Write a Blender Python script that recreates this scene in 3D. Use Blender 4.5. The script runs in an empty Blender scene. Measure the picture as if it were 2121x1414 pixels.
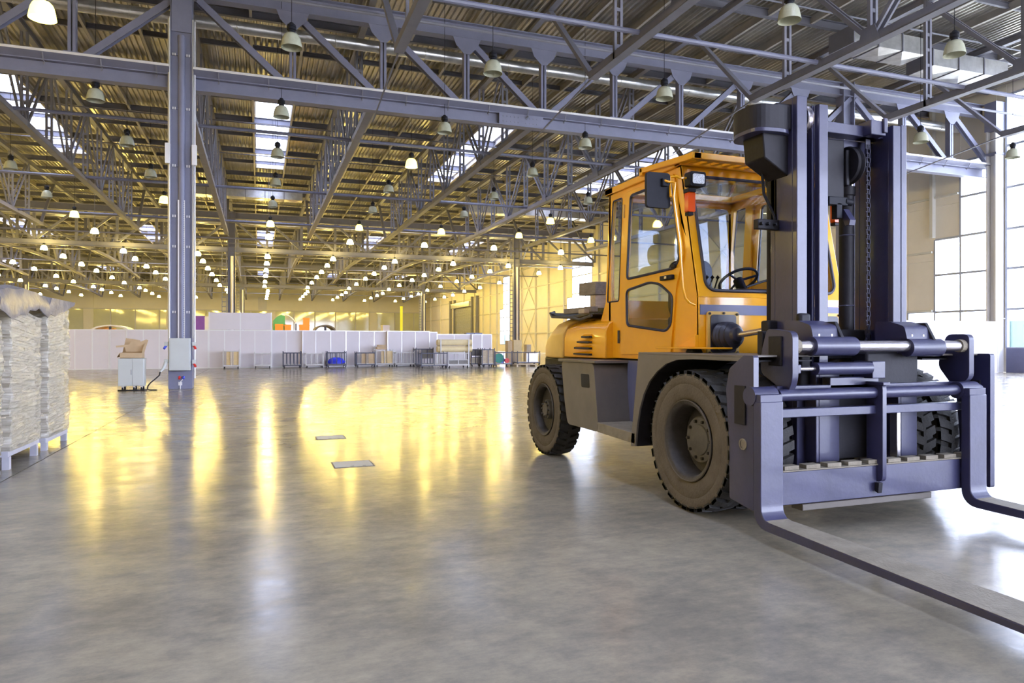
import bpy, math, random
from mathutils import Vector, Matrix
from mathutils.geometry import tessellate_polygon
random.seed(7)
sc = bpy.context.scene
COL = sc.collection
PI = math.pi
# ------------------------------------------------------------------ camera
F = 1455.0; TH = math.radians(19.8); CT, ST = math.cos(TH), math.sin(TH); EYE = 1.4
cam = bpy.data.cameras.new('camera'); cam.sensor_width = 36; cam.lens = 36*F/2121; cam.clip_end = 800
co = bpy.data.objects.new('camera', cam); COL.objects.link(co)
co.location = (0, 0, EYE); co.rotation_euler = (PI/2, 0, -TH); sc.camera = co
# ------------------------------------------------------------------ sky, exposure
w = bpy.data.worlds.new('world'); sc.world = w; w.use_nodes = True
bg = w.node_tree.nodes['Background']; bg.inputs[0].default_value = (0.71, 0.77, 1.0, 1); bg.inputs[1].default_value = 8.5
sc.view_settings.view_transform = 'Standard'; sc.view_settings.look = 'None'
sc.view_settings.exposure = 1.12; sc.view_settings.gamma = 1.0; sc.view_settings.use_curve_mapping = False
try:
    cy = sc.cycles
    cy.max_bounces = 6; cy.diffuse_bounces = 3; cy.glossy_bounces = 3; cy.transparent_max_bounces = 12; cy.transmission_bounces = 4
    cy.sample_clamp_indirect = 4.0; cy.use_denoising = True; cy.caustics_reflective = False; cy.caustics_refractive = False
    cy.use_light_tree = True
except Exception: pass
LAMP_E = 68.0
def at(px, py, X=None, Y=None, Z=None):
    d = (px-1060.5)/F; r = (d*CT+ST, -d*ST+CT, (707-py)/F)
    t = X/r[0] if X is not None else Y/r[1] if Y is not None else (Z-EYE)/r[2]
    return Vector((r[0]*t, r[1]*t, EYE+r[2]*t))
def area(name, loc, rot, sx, sy, power, col):
    l = bpy.data.lights.new(name, 'AREA'); l.shape = 'RECTANGLE'; l.size = sx; l.size_y = sy; l.energy = power; l.color = col
    o = bpy.data.objects.new(name, l); COL.objects.link(o); o.location = loc; o.rotation_euler = rot; return o
# ------------------------------------------------------------------ materials
def mat(name, col, rough=.5, metal=0, var=.12, scale=3.0, bump=0, bscale=40, coat=0, emit=None, estr=0, col2=None, spec=.5, stretch=None):
    m = bpy.data.materials.new(name); m.use_nodes = True; nt = m.node_tree; N = nt.nodes; L = nt.links
    b = N['Principled BSDF']; b.inputs['Roughness'].default_value = rough; b.inputs['Metallic'].default_value = metal
    b.inputs['Specular IOR Level'].default_value = spec
    b.inputs['Base Color'].default_value = (*col, 1)
    if coat: b.inputs['Coat Weight'].default_value = coat; b.inputs['Coat Roughness'].default_value = .08
    if emit: b.inputs['Emission Color'].default_value = (*emit, 1); b.inputs['Emission Strength'].default_value = estr
    if var or bump:
        tc = N.new('ShaderNodeTexCoord'); src = tc.outputs['Object']
        if stretch:
            mp = N.new('ShaderNodeMapping'); mp.inputs['Scale'].default_value = stretch; L.new(src, mp.inputs[0]); src = mp.outputs[0]
    if var:
        n = N.new('ShaderNodeTexNoise'); n.inputs['Scale'].default_value = scale; n.inputs['Detail'].default_value = 6; n.inputs['Roughness'].default_value = .65
        L.new(src, n.inputs['Vector'])
        r = N.new('ShaderNodeValToRGB'); r.color_ramp.elements[0].position = .3; r.color_ramp.elements[1].position = .7
        c2 = col2 or tuple(min(1, c*(1+var)) for c in col)
        r.color_ramp.elements[0].color = (*[c*(1-var) for c in col], 1) if not col2 else (*col, 1)
        r.color_ramp.elements[1].color = (*c2, 1)
        L.new(n.outputs['Fac'], r.inputs[0]); L.new(r.outputs[0], b.inputs['Base Color'])
    if bump:
        n2 = N.new('ShaderNodeTexNoise'); n2.inputs['Scale'].default_value = bscale; n2.inputs['Detail'].default_value = 4
        L.new(src, n2.inputs['Vector'])
        bp = N.new('ShaderNodeBump'); bp.inputs['Strength'].default_value = bump; bp.inputs['Distance'].default_value = .02
        L.new(n2.outputs['Fac'], bp.inputs['Height']); L.new(bp.outputs[0], b.inputs['Normal'])
    return m
def glass(name, tint, refl=.12, rough=.02):
    m = bpy.data.materials.new(name); m.use_nodes = True; nt = m.node_tree; nt.nodes.clear()
    o = nt.nodes.new('ShaderNodeOutputMaterial'); t = nt.nodes.new('ShaderNodeBsdfTransparent'); t.inputs[0].default_value = (*tint, 1)
    g = nt.nodes.new('ShaderNodeBsdfGlossy'); g.inputs['Roughness'].default_value = rough
    fr = nt.nodes.new('ShaderNodeFresnel'); fr.inputs[0].default_value = 1.5
    ad = nt.nodes.new('ShaderNodeMath'); ad.operation = 'ADD'; ad.inputs[1].default_value = refl; ad.use_clamp = True
    mx = nt.nodes.new('ShaderNodeMixShader'); L = nt.links
    ge = nt.nodes.new('ShaderNodeNewGeometry'); iv = nt.nodes.new('ShaderNodeMath'); iv.operation = 'SUBTRACT'; iv.inputs[0].default_value = 1; ml = nt.nodes.new('ShaderNodeMath'); ml.operation = 'MULTIPLY'
    L.new(ge.outputs['Backfacing'], iv.inputs[1]); L.new(fr.outputs[0], ad.inputs[0]); L.new(ad.outputs[0], ml.inputs[0]); L.new(iv.outputs[0], ml.inputs[1]); L.new(ml.outputs[0], mx.inputs[0]); L.new(t.outputs[0], mx.inputs[1]); L.new(g.outputs[0], mx.inputs[2]); L.new(mx.outputs[0], o.inputs[0])
    return m
def floor_mat():
    m = bpy.data.materials.new('polished_concrete'); m.use_nodes = True; nt = m.node_tree; N = nt.nodes; L = nt.links
    b = N['Principled BSDF']; tc = N.new('ShaderNodeTexCoord')
    def noise(s, d, st=(1, 1, 1), r=.6):
        mp = N.new('ShaderNodeMapping'); mp.inputs['Scale'].default_value = st; L.new(tc.outputs['Object'], mp.inputs[0])
        n = N.new('ShaderNodeTexNoise'); n.inputs['Scale'].default_value = s; n.inputs['Detail'].default_value = d; n.inputs['Roughness'].default_value = r
        L.new(mp.outputs[0], n.inputs[0]); return n
    def ramp(n, a, c, p0=.35, p1=.65):
        r = N.new('ShaderNodeValToRGB'); r.color_ramp.elements[0].position = p0; r.color_ramp.elements[1].position = p1
        r.color_ramp.elements[0].color = (*a, 1); r.color_ramp.elements[1].color = (*c, 1); L.new(n.outputs['Fac'], r.inputs[0]); return r
    a = ramp(noise(.55, 10, (1, 1, 1), .68), (.26, .235, .19), (.42, .37, .28), .38, .62); c = ramp(noise(5, 10, (1, 1.7, 1), .8), (.72, .73, .76), (1.12, 1.10, 1.04), .35, .68)
    mx = N.new('ShaderNodeMix'); mx.data_type = 'RGBA'; mx.blend_type = 'MULTIPLY'; mx.inputs[0].default_value = 1
    L.new(a.outputs[0], mx.inputs[6]); L.new(c.outputs[0], mx.inputs[7]); L.new(mx.outputs[2], b.inputs['Base Color'])
    rr = ramp(noise(1.7, 8, (1, 1.6, 1), .7), (.13,)*3, (.25,)*3); L.new(rr.outputs[0], b.inputs['Roughness'])
    n3 = noise(3.2, 6, (1, 1, 1), .6); bp = N.new('ShaderNodeBump'); bp.inputs['Strength'].default_value = .30; bp.inputs['Distance'].default_value = .006
    L.new(n3.outputs['Fac'], bp.inputs['Height']); L.new(bp.outputs[0], b.inputs['Normal'])
    b.inputs['Specular IOR Level'].default_value = .26
    return m
M = dict(
 floor=floor_mat(),
 steel=mat('grey_painted_steel', (.20, .205, .295), .42, 0, .08, 2),
 steel2=mat('truss_painted_steel', (.21, .21, .26), .5, 0, .1, 2),
 purlin=mat('purlin_dark_steel', (.15, .15, .19), .5, 0, .1, 2),
 flange=mat('joist_pale_steel', (.42, .39, .36), .5, 0, .1, 2),
 deck=mat('galvanised_deck', (.52, .50, .47), .3, .75, .2, 1.2),
 galv=mat('galvanised_duct', (.62, .62, .62), .3, .85, .18, 3, .15, 12),
 wall=mat('cream_wall_panel', (.86, .80, .70), .55, 0, .04, .6),
 wallfar=mat('far_wall_plaster', (.82, .78, .62), .6, 0, .04, .4),
 rail=mat('cream_wall_rail', (.68, .66, .60), .5, 0, .04, 1),
 wframe=mat('window_frame_grey', (.42, .45, .55), .4, 0, .05, 2),
 white=mat('white_partition_board', (.72, .67, .70), .5, 0, .03, .8),
 alu=mat('white_aluminium', (.80, .79, .80), .35, .2, .03, 2),
 shade=mat('lamp_prismatic_glass', (.46, .47, .36), .25, 0, .08, 9, .2, 60),
 black=mat('black_plastic', (.012, .013, .02), .6, 0, .2, 8, spec=.25),
 yellow=mat('truck_yellow_paint', (.93, .43, .010), .24, 0, .05, 2.2, .03, 6, coat=.5),
 pyellow=mat('counterweight_pale_yellow', (.80, .50, .11), .45, 0, .08, 2.5),  # paler, less saturated yellow for counterweight, boot plates and upper hinges
 greyp=mat('truck_grey_paint', (.155, .136, .118), .45, 0, .12, 4),
 stripe=mat('truck_slate_stripe', (.14, .15, .27), .4, 0, .05, 4),
 mast=mat('mast_slate_paint', (.034, .034, .084), .38, 0, .18, 5, .06, 30, coat=.25),
 mastdk=mat('mast_dark_steel', (.016, .015, .02), .55, 0, .25, 6, .08, 30, spec=.25),
 chrome=mat('cylinder_steel', (.55, .52, .55), .25, .9, .1, 10),
 dusty=mat('fork_dusty_steel', (.25, .22, .17), .75, 0, .2, 7, .25, 60, spec=.2),
 rubber=mat('tyre_rubber', (.035, .034, .033), .7, 0, .25, 12, .3, 60),
 sidew=mat('tyre_dusty_sidewall', (.115, .093, .066), .8, 0, .22, 5, .3, 50),
 rim=mat('rim_dark_paint', (.05, .043, .038), .6, 0, .3, 10, .2, 40),
 hub=mat('hub_dusty_paint', (.11, .10, .085), .65, 0, .2, 10),
 orange=mat('indicator_orange', (.85, .10, .01), .2, 0, .05, 5),
 lens=mat('headlamp_lens', (.6, .62, .65), .12, .4, .2, 60, .5, 120),
 skin=mat('black_boot_rubber', (.03, .03, .05), .35, 0, .1, 5),
 seal=mat('window_seal_rubber', (.03, .03, .05), .4, 0, .1, 5),
 tarp=mat('black_tarpaulin', (.05, .05, .05), .5, 0, .2, 6, .3, 15),
 wood=mat('old_grey_timber', (.24, .20, .155), .75, 0, .25, 5, .3, 30, stretch=(6, 1, 6)),
 wood2=mat('pale_timber', (.50, .40, .28), .7, 0, .2, 5, .3, 30, stretch=(1, 6, 6)),
 ply=mat('plywood_yellow', (.66, .50, .26), .6, 0, .1, 3),
 cardboard=mat('cardboard', (.55, .40, .24), .8, 0, .08, 4),
 cabinet=mat('pale_grey_cabinet', (.55, .57, .55), .45, 0, .03, 2),
 blue=mat('blue_cloth', (.03, .05, .75), .5, 0, .3, 5, .4, 8),
 green=mat('green_reel', (.01, .22, .15), .5, 0, .1, 5),
 red=mat('red_plastic', (.75, .04, .03), .4, 0, .1, 5),
 bluep=mat('blue_plastic', (.08, .12, .75), .4, 0, .1, 5),
 trol=mat('trolley_dark_steel', (.05, .05, .085), .45, 0, .1, 5),
 trolw=mat('trolley_pale_steel', (.60, .58, .58), .45, 0, .1, 5),
 roll=mat('cream_carpet_roll', (.80, .66, .38), .8, 0, .06, 4),
 pallet=mat('pallet_white_steel', (.55, .55, .62), .4, .2, .1, 5),
 stack=mat('stacked_card_sheets', (.66, .59, .46), .6, 0, .18, 2, stretch=(1, 1, 10)),
 cover=mat('grey_cover_film', (.17, .155, .16), .38, 0, .3, 5, .9, 6),
 purple=mat('purple_panel', (.22, .08, .60), .5, 0, .05, 3),
 orangec=mat('orange_vinyl', (.95, .35, .02), .4, 0, .05, 3),
 greenc=mat('green_canvas', (.10, .42, .22), .5, 0, .05, 3),
 teal=mat('teal_outside_fence', (.075, .125, .12), .6, 0, .03, 1),
 yel=mat('yellow_banner', (.85, .80, .02), .5, 0, .05, 1),
 dark=mat('dark_gap', (.02, .02, .02), .8, 0, 0),
 glass=glass('clear_cab_glass', (.86, .90, .95), .03),
 wglass=glass('window_glass', (.97, .99, 1.0), .02),
 skyglass=glass('rooflight_sheet', (.78, .80, .84), .02),
 fglass=mat('far_glazing', (.66, .66, .42), .06, 0, .12, .15, spec=.9),
 lit=mat('lit_lamp_glass', (1, .9, .5), .4, 0, 0,  emit=(1.0, .73, .17), estr=LAMP_E),
 litn=mat('glowing_lamp_glass', (1, .9, .5), .3, 0, 0, emit=(1.0, .80, .13), estr=2.2),
)
def wrap_mat():
    m = mat('clear_stretch_film', (.66, .61, .51), .14, 0, .04, 8)
    nt = m.node_tree; N = nt.nodes; L = nt.links; b = N['Principled BSDF']
    tc = N.new('ShaderNodeTexCoord')
    def nz(sc_, st, rot, dist):
        mp = N.new('ShaderNodeMapping'); mp.inputs['Scale'].default_value = st; mp.inputs['Rotation'].default_value = (rot, 0, 0)
        n = N.new('ShaderNodeTexNoise'); n.inputs['Scale'].default_value = sc_; n.inputs['Detail'].default_value = 5; n.inputs['Distortion'].default_value = dist
        L.new(tc.outputs['Object'], mp.inputs[0]); L.new(mp.outputs[0], n.inputs[0]); return n
    n = nz(3.2, (1, .9, 7), .25, .5); n2 = nz(2.2, (1, 1, 12), -.12, .3)
    b1 = N.new('ShaderNodeBump'); b1.inputs['Strength'].default_value = .8; b1.inputs['Distance'].default_value = .05
    b2 = N.new('ShaderNodeBump'); b2.inputs['Strength'].default_value = .6; b2.inputs['Distance'].default_value = .03
    L.new(n.outputs['Fac'], b1.inputs['Height']); L.new(n2.outputs['Fac'], b2.inputs['Height']); L.new(b1.outputs[0], b2.inputs['Normal']); L.new(b2.outputs[0], b.inputs['Normal'])
    r = N.new('ShaderNodeValToRGB'); r.color_ramp.elements[0].position = .45; r.color_ramp.elements[1].position = .72
    r.color_ramp.elements[0].color = (.5,)*3+(1,); r.color_ramp.elements[1].color = (.88,)*3+(1,)
    L.new(n.outputs['Fac'], r.inputs[0]); L.new(r.outputs[0], b.inputs['Alpha']); b.inputs['Specular IOR Level'].default_value = 1.0
    return m
M['wrap'] = wrap_mat()
# ------------------------------------------------------------------ helpers
ORG = {}
def tag(o, label=None, cat=None, group=None, kind=None):
    if label: o['label'] = label
    if cat: o['category'] = cat
    if group: o['group'] = group
    if kind: o['kind'] = kind
    return o
def thing(name, label, cat, loc=(0, 0, 0), group=None, kind=None):
    o = bpy.data.objects.new(name, None); COL.objects.link(o); o.location = loc; o.empty_display_size = .1
    ORG[o] = Vector(loc); return tag(o, label, cat, group, kind)
def copy_tree(o, parent=None):
    c = o.copy(); COL.objects.link(c); c.parent = parent
    if o in ORG: ORG[c] = ORG[o]
    for ch in o.children: copy_tree(ch, c)
    return c
class MB:
    def __init__(s): s.v = []; s.f = []
    def face(s, pts):
        n = len(s.v); s.v += [tuple(p) for p in pts]; s.f.append(tuple(range(n, n+len(pts)))); return s
    def hexa(s, p):   # 8 points: bottom 4 ccw, top 4 ccw
        n = len(s.v); s.v += [tuple(q) for q in p]
        s.f += [tuple(n+i for i in f) for f in ((3, 2, 1, 0), (4, 5, 6, 7), (0, 1, 5, 4), (1, 2, 6, 5), (2, 3, 7, 6), (3, 0, 4, 7))]; return s
    def box(s, x0, x1, y0, y1, z0, z1):
        return s.hexa([(x0, y0, z0), (x1, y0, z0), (x1, y1, z0), (x0, y1, z0), (x0, y0, z1), (x1, y0, z1), (x1, y1, z1), (x0, y1, z1)])
    def bar(s, a, b, w, h, side=None):   # rectangular bar from a to b, w across 'side' direction, h across the other
        a = Vector(a); b = Vector(b); d = (b-a).normalized()
        u = Vector(side) if side else (Vector((0, 0, 1)).cross(d) if abs(d.z) < .99 else Vector((1, 0, 0)))
        u = (u-d*u.dot(d)).normalized(); v = d.cross(u)
        P = [(-1, -1), (1, -1), (1, 1), (-1, 1)]
        return s.hexa([a+u*(i*w/2)+v*(j*h/2) for i, j in P]+[b+u*(i*w/2)+v*(j*h/2) for i, j in P])
    def tube(s, pts, r, n=8, cap=True, closed=False):
        pts = [Vector(p) for p in pts]; rings = []; k = len(pts); pu = None
        for i, p in enumerate(pts):
            if closed: d = (pts[(i+1) % k]-pts[i-1]).normalized()
            else: d = (pts[min(i+1, k-1)]-pts[max(i-1, 0)]).normalized()
            u = pu if pu is not None else (Vector((0, 0, 1)) if abs(d.z) < .9 else Vector((1, 0, 0)))
            u = (u-d*u.dot(d)).normalized(); pu = u; v = d.cross(u); b0 = len(s.v); rr = r[i] if isinstance(r, (list, tuple)) else r
            for j in range(n):
                a = 2*PI*j/n; s.v.append(tuple(p+u*(math.cos(a)*rr)+v*(math.sin(a)*rr)))
            rings.append(b0)
        for i in range(k if closed else k-1):
            A, B = rings[i], rings[(i+1) % k]
            for j in range(n): s.f.append((A+j, A+(j+1) % n, B+(j+1) % n, B+j))
        if cap and not closed:
            s.f.append(tuple(rings[0]+j for j in reversed(range(n)))); s.f.append(tuple(rings[-1]+j for j in range(n)))
        return s
    def lathe(s, prof, c, axis='x', n=32, a0=0, cap=False):   # prof: (r, t) along axis
        c = Vector(c); R = []
        for r, t in prof:
            b0 = len(s.v)
            for j in range(n):
                a = a0+2*PI*j/n; ca, sa = math.cos(a)*r, math.sin(a)*r
                s.v.append(tuple(c+Vector((t, ca, sa) if axis == 'x' else (ca, t, sa) if axis == 'y' else (ca, sa, t))))
            R.append(b0)
        for A, B in zip(R, R[1:]):
            for j in range(n):
                q = (A+j, A+(j+1) % n, B+(j+1) % n, B+j); s.f.append(q)
        if cap:
            s.f.append(tuple(R[0]+j for j in range(n))); s.f.append(tuple(R[-1]+j for j in range(n)))
        return s
    def plate(s, outer, holes, fn, a, b):   # 2D outline with holes; fn(u, v, t) -> point; thickness t from a to b
        loops = [outer]+list(holes)
        flat = [p for l in loops for p in l]
        tri = tessellate_polygon([[Vector((p[0], p[1], 0)) for p in l] for l in loops])
        n = len(s.v); k = len(flat)
        s.v += [tuple(fn(p[0], p[1], a)) for p in flat]+[tuple(fn(p[0], p[1], b)) for p in flat]
        for t in tri:
            s.f.append(tuple(n+i for i in t)); s.f.append(tuple(n+k+i for i in reversed(t)))
        o = 0
        for l in loops:
            m = len(l)
            for i in range(m): s.f.append((n+o+i, n+o+(i+1) % m, n+k+o+(i+1) % m, n+k+o+i))
            o += m
        return s
    def prismx(s, yz, x0, x1, holes=()): return s.plate(yz, holes, lambda u, v, t: (t, u, v), x0, x1)
    def prismy(s, xz, y0, y1, holes=()): return s.plate(xz, holes, lambda u, v, t: (u, t, v), y0, y1)
    def prismz(s, xy, z0, z1, holes=()): return s.plate(xy, holes, lambda u, v, t: (u, v, t), z0, z1)
    def loft(s, secs, cap=True):
        R = []
        for sec in secs: R.append(len(s.v)); s.v += [tuple(p) for p in sec]
        n = len(secs[0])
        for A, B in zip(R, R[1:]):
            for j in range(n): s.f.append((A+j, A+(j+1) % n, B+(j+1) % n, B+j))
        if cap: s.f.append(tuple(R[0]+j for j in reversed(range(n)))); s.f.append(tuple(R[-1]+j for j in range(n)))
        return s
    def build(s, name, m, parent=None, bevel=0, smooth=False, label=None, kind=None, seg=2):
        me = bpy.data.meshes.new(name); o0 = Vector((0, 0, 0)); q = parent
        while q is not None:
            if q in ORG: o0 = ORG[q]; break
            q = q.parent
        me.from_pydata([(x-o0.x, y-o0.y, z-o0.z) for x, y, z in s.v], [], s.f)
        import bmesh
        bm = bmesh.new(); bm.from_mesh(me); bmesh.ops.recalc_face_normals(bm, faces=bm.faces); bm.to_mesh(me); bm.free()
        me.materials.append(M[m] if isinstance(m, str) else m)
        if smooth:
            me.shade_smooth()
            me.set_sharp_from_angle(angle=math.radians(38))
        o = bpy.data.objects.new(name, me); COL.objects.link(o)
        if parent: o.parent = parent
        if bevel:
            md = o.modifiers.new('bevel', 'BEVEL'); md.width = bevel; md.segments = seg; md.limit_method = 'ANGLE'; md.angle_limit = math.radians(35)
            if not smooth: me.shade_smooth(); me.set_sharp_from_angle(angle=math.radians(30))
        if label: o['label'] = label
        if kind: o['kind'] = kind
        return o
def rrect(x0, x1, y0, y1, r, n=5):
    out = []
    for cx, cy_, a in ((x1-r, y1-r, 0), (x0+r, y1-r, 90), (x0+r, y0+r, 180), (x1-r, y0+r, 270)):
        for i in range(n+1):
            t = math.radians(a+90*i/n); out.append((cx+r*math.cos(t), cy_+r*math.sin(t)))
    return out
def roundpoly(pts, r, n=4):
    out = []; k = len(pts)
    for i in range(k):
        p = Vector(pts[i]); a = Vector(pts[i-1])-p; b = Vector(pts[(i+1) % k])-p
        rr = min(r, a.length*.45, b.length*.45); A = p+a.normalized()*rr; B = p+b.normalized()*rr
        for j in range(n+1):
            t = j/n; out.append(tuple((A*(1-t)+p*t)*(1-t)+(p*(1-t)+B*t)*t))
    return out
def ibeam(mb, a, b, h, w, tf=.025, tw=.014):
    a = Vector(a); b = Vector(b); d = (b-a).normalized(); u = Vector((0, 0, 1)).cross(d).normalized(); v = d.cross(u)
    mb.bar(a+v*(h/2-tf/2), b+v*(h/2-tf/2), w, tf); mb.bar(a-v*(h/2-tf/2), b-v*(h/2-tf/2), w, tf); mb.bar(a, b, tw, h-2*tf)
    return mb
ORD = ['zeroth', 'first', 'second', 'third', 'fourth', 'fifth', 'sixth', 'seventh', 'eighth', 'ninth', 'tenth', 'eleventh', 'twelfth', 'thirteenth', 'fourteenth', 'fifteenth', 'sixteenth', 'seventeenth', 'eighteenth', 'nineteenth', 'twentieth']
# ================================================================== STRUCTURE
XL, XR, YN, YB, ZR = -53.5, 32.0, -18.0, 145.4, 13.1
ROWS = [-17.4, 23.3, 64.0, 104.7]
MOD = 2.85
fl = MB().box(XL, XR, YN, YB, -.4, -.012).build('floor', 'dark', kind='structure')
tag(fl, 'polished grey concrete floor of the hall, cut by thin joints')
xs = [XL, -27.9, -2.42, XR]; ys = [YN, 12.28, 23.0, 43.5, 64, 84.5, 104.7, 125, YB]
for i in range(3):
    for j in range(8):
        MB().box(xs[i]+.009, xs[i+1]-.009, ys[j]+.009, ys[j+1]-.009, -.1, 0).build('slab', 'floor', fl)
# --- corrugated roof deck with openings for skylights
SKX = [.65+2*5.7*k for k in range(-4, 3)]
SKY = [(-14.5, 9.5)]+[(35.7+40.7*k, 50.2+40.7*k) for k in range(0, 3)]  # unseen first span, lengthened to throw more light on the near floor
dk = MB(); P_ = .21; x = XL
while x < XR-.01:
    segs = [(YN, YB)]
    for s in SKX:
        if s-.9 < x+.1 < s+.9:
            segs = []; y = YN
            for a, b in SKY: segs.append((y, a)); y = b
            segs.append((y, YB))
    for a, b in segs:
        pr = [(x, ZR), (x+.055, ZR), (x+.085, ZR+.075), (x+.18, ZR+.075), (x+.21, ZR)]
        for (u0, v0), (u1, v1) in zip(pr, pr[1:]): dk.face([(u0, a, v0), (u1, a, v1), (u1, b, v1), (u0, b, v0)])
    x += P_
ceil = dk.build('ceiling', 'deck', kind='structure'); tag(ceil, 'corrugated galvanised steel roof deck over the hall')
k = 0
for y in [ROWS[0]+6.2615*i for i in range(27)]:
    if y > YB: break
    mb = MB(); ibeam(mb, (XL, y, ZR-.19), (XR, y, ZR-.19), .3, .16); mb.build('purlin', 'purlin', ceil)
    y2 = y+3.13; mb = MB(); ibeam(mb, (XL, y2, ZR-.1), (XR, y2, ZR-.1), .2, .1); mb.build('purlin', 'purlin', ceil)
TRX = [-2.2+5.7*k for k in range(-9, 7)]
for tx in TRX[:-1]:
    for q in (1.92, 3.78):
        MB().box(tx+q-.05, tx+q+.05, YN, YB, ZR-.30, ZR-.27).box(tx+q-.008, tx+q+.008, YN, YB, ZR-.27, ZR-.02).build('joist', 'flange', ceil)
for s in SKX:
    for a, b in SKY:
        r = thing('skylight', None, None, (s, a, ZR), kind='structure')
        r['label'] = 'rooflight strip of white panels in the corrugated roof'
        MB().prismz([(s-.95, a-.05), (s+.95, a-.05), (s+.95, b+.05), (s-.95, b+.05)], ZR-.02, ZR+.4, [[(s-.88, a+.02), (s+.88, a+.02), (s+.88, b-.02), (s-.88, b-.02)]]).build('curb', 'alu', r)
        n = round((b-a)/1.6)
        for i in range(n):
            y0 = a+(b-a)*i/n; y1 = a+(b-a)*(i+1)/n
            MB().box(s-.88, s+.88, y0+.03, y1-.03, ZR+.30, ZR+.31).build('pane', 'skyglass', r)
# --- walls
def wallpiece(parent, x0, x1, y0, y1, z0, z1, m='wall', name='panel'):
    return MB().box(x0, x1, y0, y1, z0, z1).build(name, m, parent)
# openings in the right wall: (y0, y1, z0, z1)
WR = thing('wall_right', None, None, (XR, 60, 0), kind='structure'); WR['label'] = 'cream panelled side wall with rails and tall windows'
opens = [(-15.0, 10.5, 1.1, 12.6), (12.0, 22.45, 1.1, 12.6), (22.9, 24.68, 1.65, 10.1), (24.68, 26.05, 1.65, 6.5), (26.05, 27.6, 1.65, 2.9),
         (64.7, 69.5, 1.65, 10.4), (69.5, 70.9, 1.65, 6.2), (89.6, 92.4, 1.0, 10.4), (92.4, 93.8, 1.0, 5.9)]
ycuts = sorted(set([YN, YB]+[o[0] for o in opens]+[o[1] for o in opens]+[29, 34.7, 40.4, 46.1, 51.8, 57.5, 76, 80, 85, 100, 106, 112, 120, 128, 136]+[-12, -6, 0, 6]))
zc0 = [0, 2.45, 5.46, 8.15, 10.6, 13.1]
for a, b in zip(ycuts, ycuts[1:]):
    if b-a < .3: 
        wallpiece(WR, XR, XR+.15, a, b, 0, 13.1); continue
    mid = (a+b)/2; hs = [(o[2], o[3]) for o in opens if o[0] <= mid <= o[1]]
    zs = sorted(set(zc0+[z for h in hs for z in h]))
    for z0, z1 in zip(zs, zs[1:]):
        zm = (z0+z1)/2
        if any(h[0] < zm < h[1] for h in hs): continue
        wallpiece(WR, XR, XR+.15, a+.008, b-.008, z0+.006, z1-.006)
for z in (2.45, 5.46, 8.15, 10.6):
    for a, b in ((27.7, 64.4), (71.1, 89.3), (94, 145)):
        MB().box(XR-.14, XR, a, b, z-.07, z+.07).build('wall_rail', 'rail', WR)
for z in (8.6, 5.9, 2.95):
    MB().box(XR-.12, XR, 26.15 if z < 8 else 24.75, 27.7, z-.05, z+.05).build('wall_rail', 'rail', WR)
for y in (26.1, 29, 34.7, 40.4, 46.1, 51.8, 57.5, 63, 71.5, 76, 80, 85, 95, 98, 101.5, 106, 112, 120, 128, 136):
    MB().box(XR-.22, XR, y-.09, y+.09, 0 if y > 27 else 6.6, 13).build('wall_post', 'rail', WR)
for y0, y1 in ((80, 85), (40.4, 46.1)):
    for z0, z1 in ((.2, 5.4), (5.5, 10.5)):
        for a, b in ((y0, y1), (y1, y0)): MB().bar((XR-.1, a, z0), (XR-.1, b, z1), .07, .07).build('wall_brace', 'rail', WR)
MB().box(XR-.03, XR+.1, 12, 22.45, 0, 1.1).build('lower_panel', 'stripe', WR, label='slate grey panel below the windows')
def window(n, blocks, label):
    r = thing('window_%d' % n, None, None, (XR, blocks[0][0], blocks[0][2]), kind='structure'); r['label'] = label
    done = set()
    for y0, y1, z0, z1, ny, zs in blocks:
        yy = [y0+(y1-y0)*i/ny for i in range(ny+1)]; zs = [z0]+[z for z in zs if z0 < z < z1]+[z1]
        for y in yy:
            if round(y, 2) in done: continue
            done.add(round(y, 2)); MB().box(XR-.03, XR+.10, y-.045, y+.045, z0, z1).build('mullion', 'wframe', r)
        for z in zs: MB().box(XR-.025, XR+.095, y0+.045, y1-.045, z-.05, z+.05).build('transom', 'wframe', r)
        for i in range(ny):
            for a, b in zip(zs, zs[1:]): MB().box(XR+.05, XR+.06, yy[i]+.04, yy[i+1]-.04, a+.04, b-.04).build('pane', 'wglass', r)
ZT = [2.87, 4.72, 6.52, 8.4, 10.3]
window(1, [(12.0, 22.45, 1.1, 12.6, 7, ZT)], 'tall glazed window on the near side of the grey wall column')
window(5, [(-15.0, 10.5, 1.1, 12.6, 12, ZT)], 'long glazed window in the side wall behind the viewer')
window(2, [(22.9, 24.68, 1.65, 10.1, 1, ZT), (24.68, 26.05, 1.65, 6.5, 1, ZT), (26.05, 27.6, 1.65, 2.9, 1, [])], 'stepped glazed window just beyond the grey wall column')
window(3, [(64.7, 69.5, 1.65, 10.4, 3, ZT+[9.3]), (69.5, 70.9, 1.65, 6.2, 1, ZT)], 'stepped bright window seen above the forklift hood')
window(4, [(89.6, 92.4, 1.0, 10.4, 2, ZT), (92.4, 93.8, 1.0, 5.9, 2, ZT)], 'narrow bright window behind the far right ladder column')
wl = MB().box(XL-.2, XL, YN, YB, 0, 13.3).build('wall_left', 'wall', kind='structure'); tag(wl, 'cream wall closing the hall on the far left side')
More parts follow.
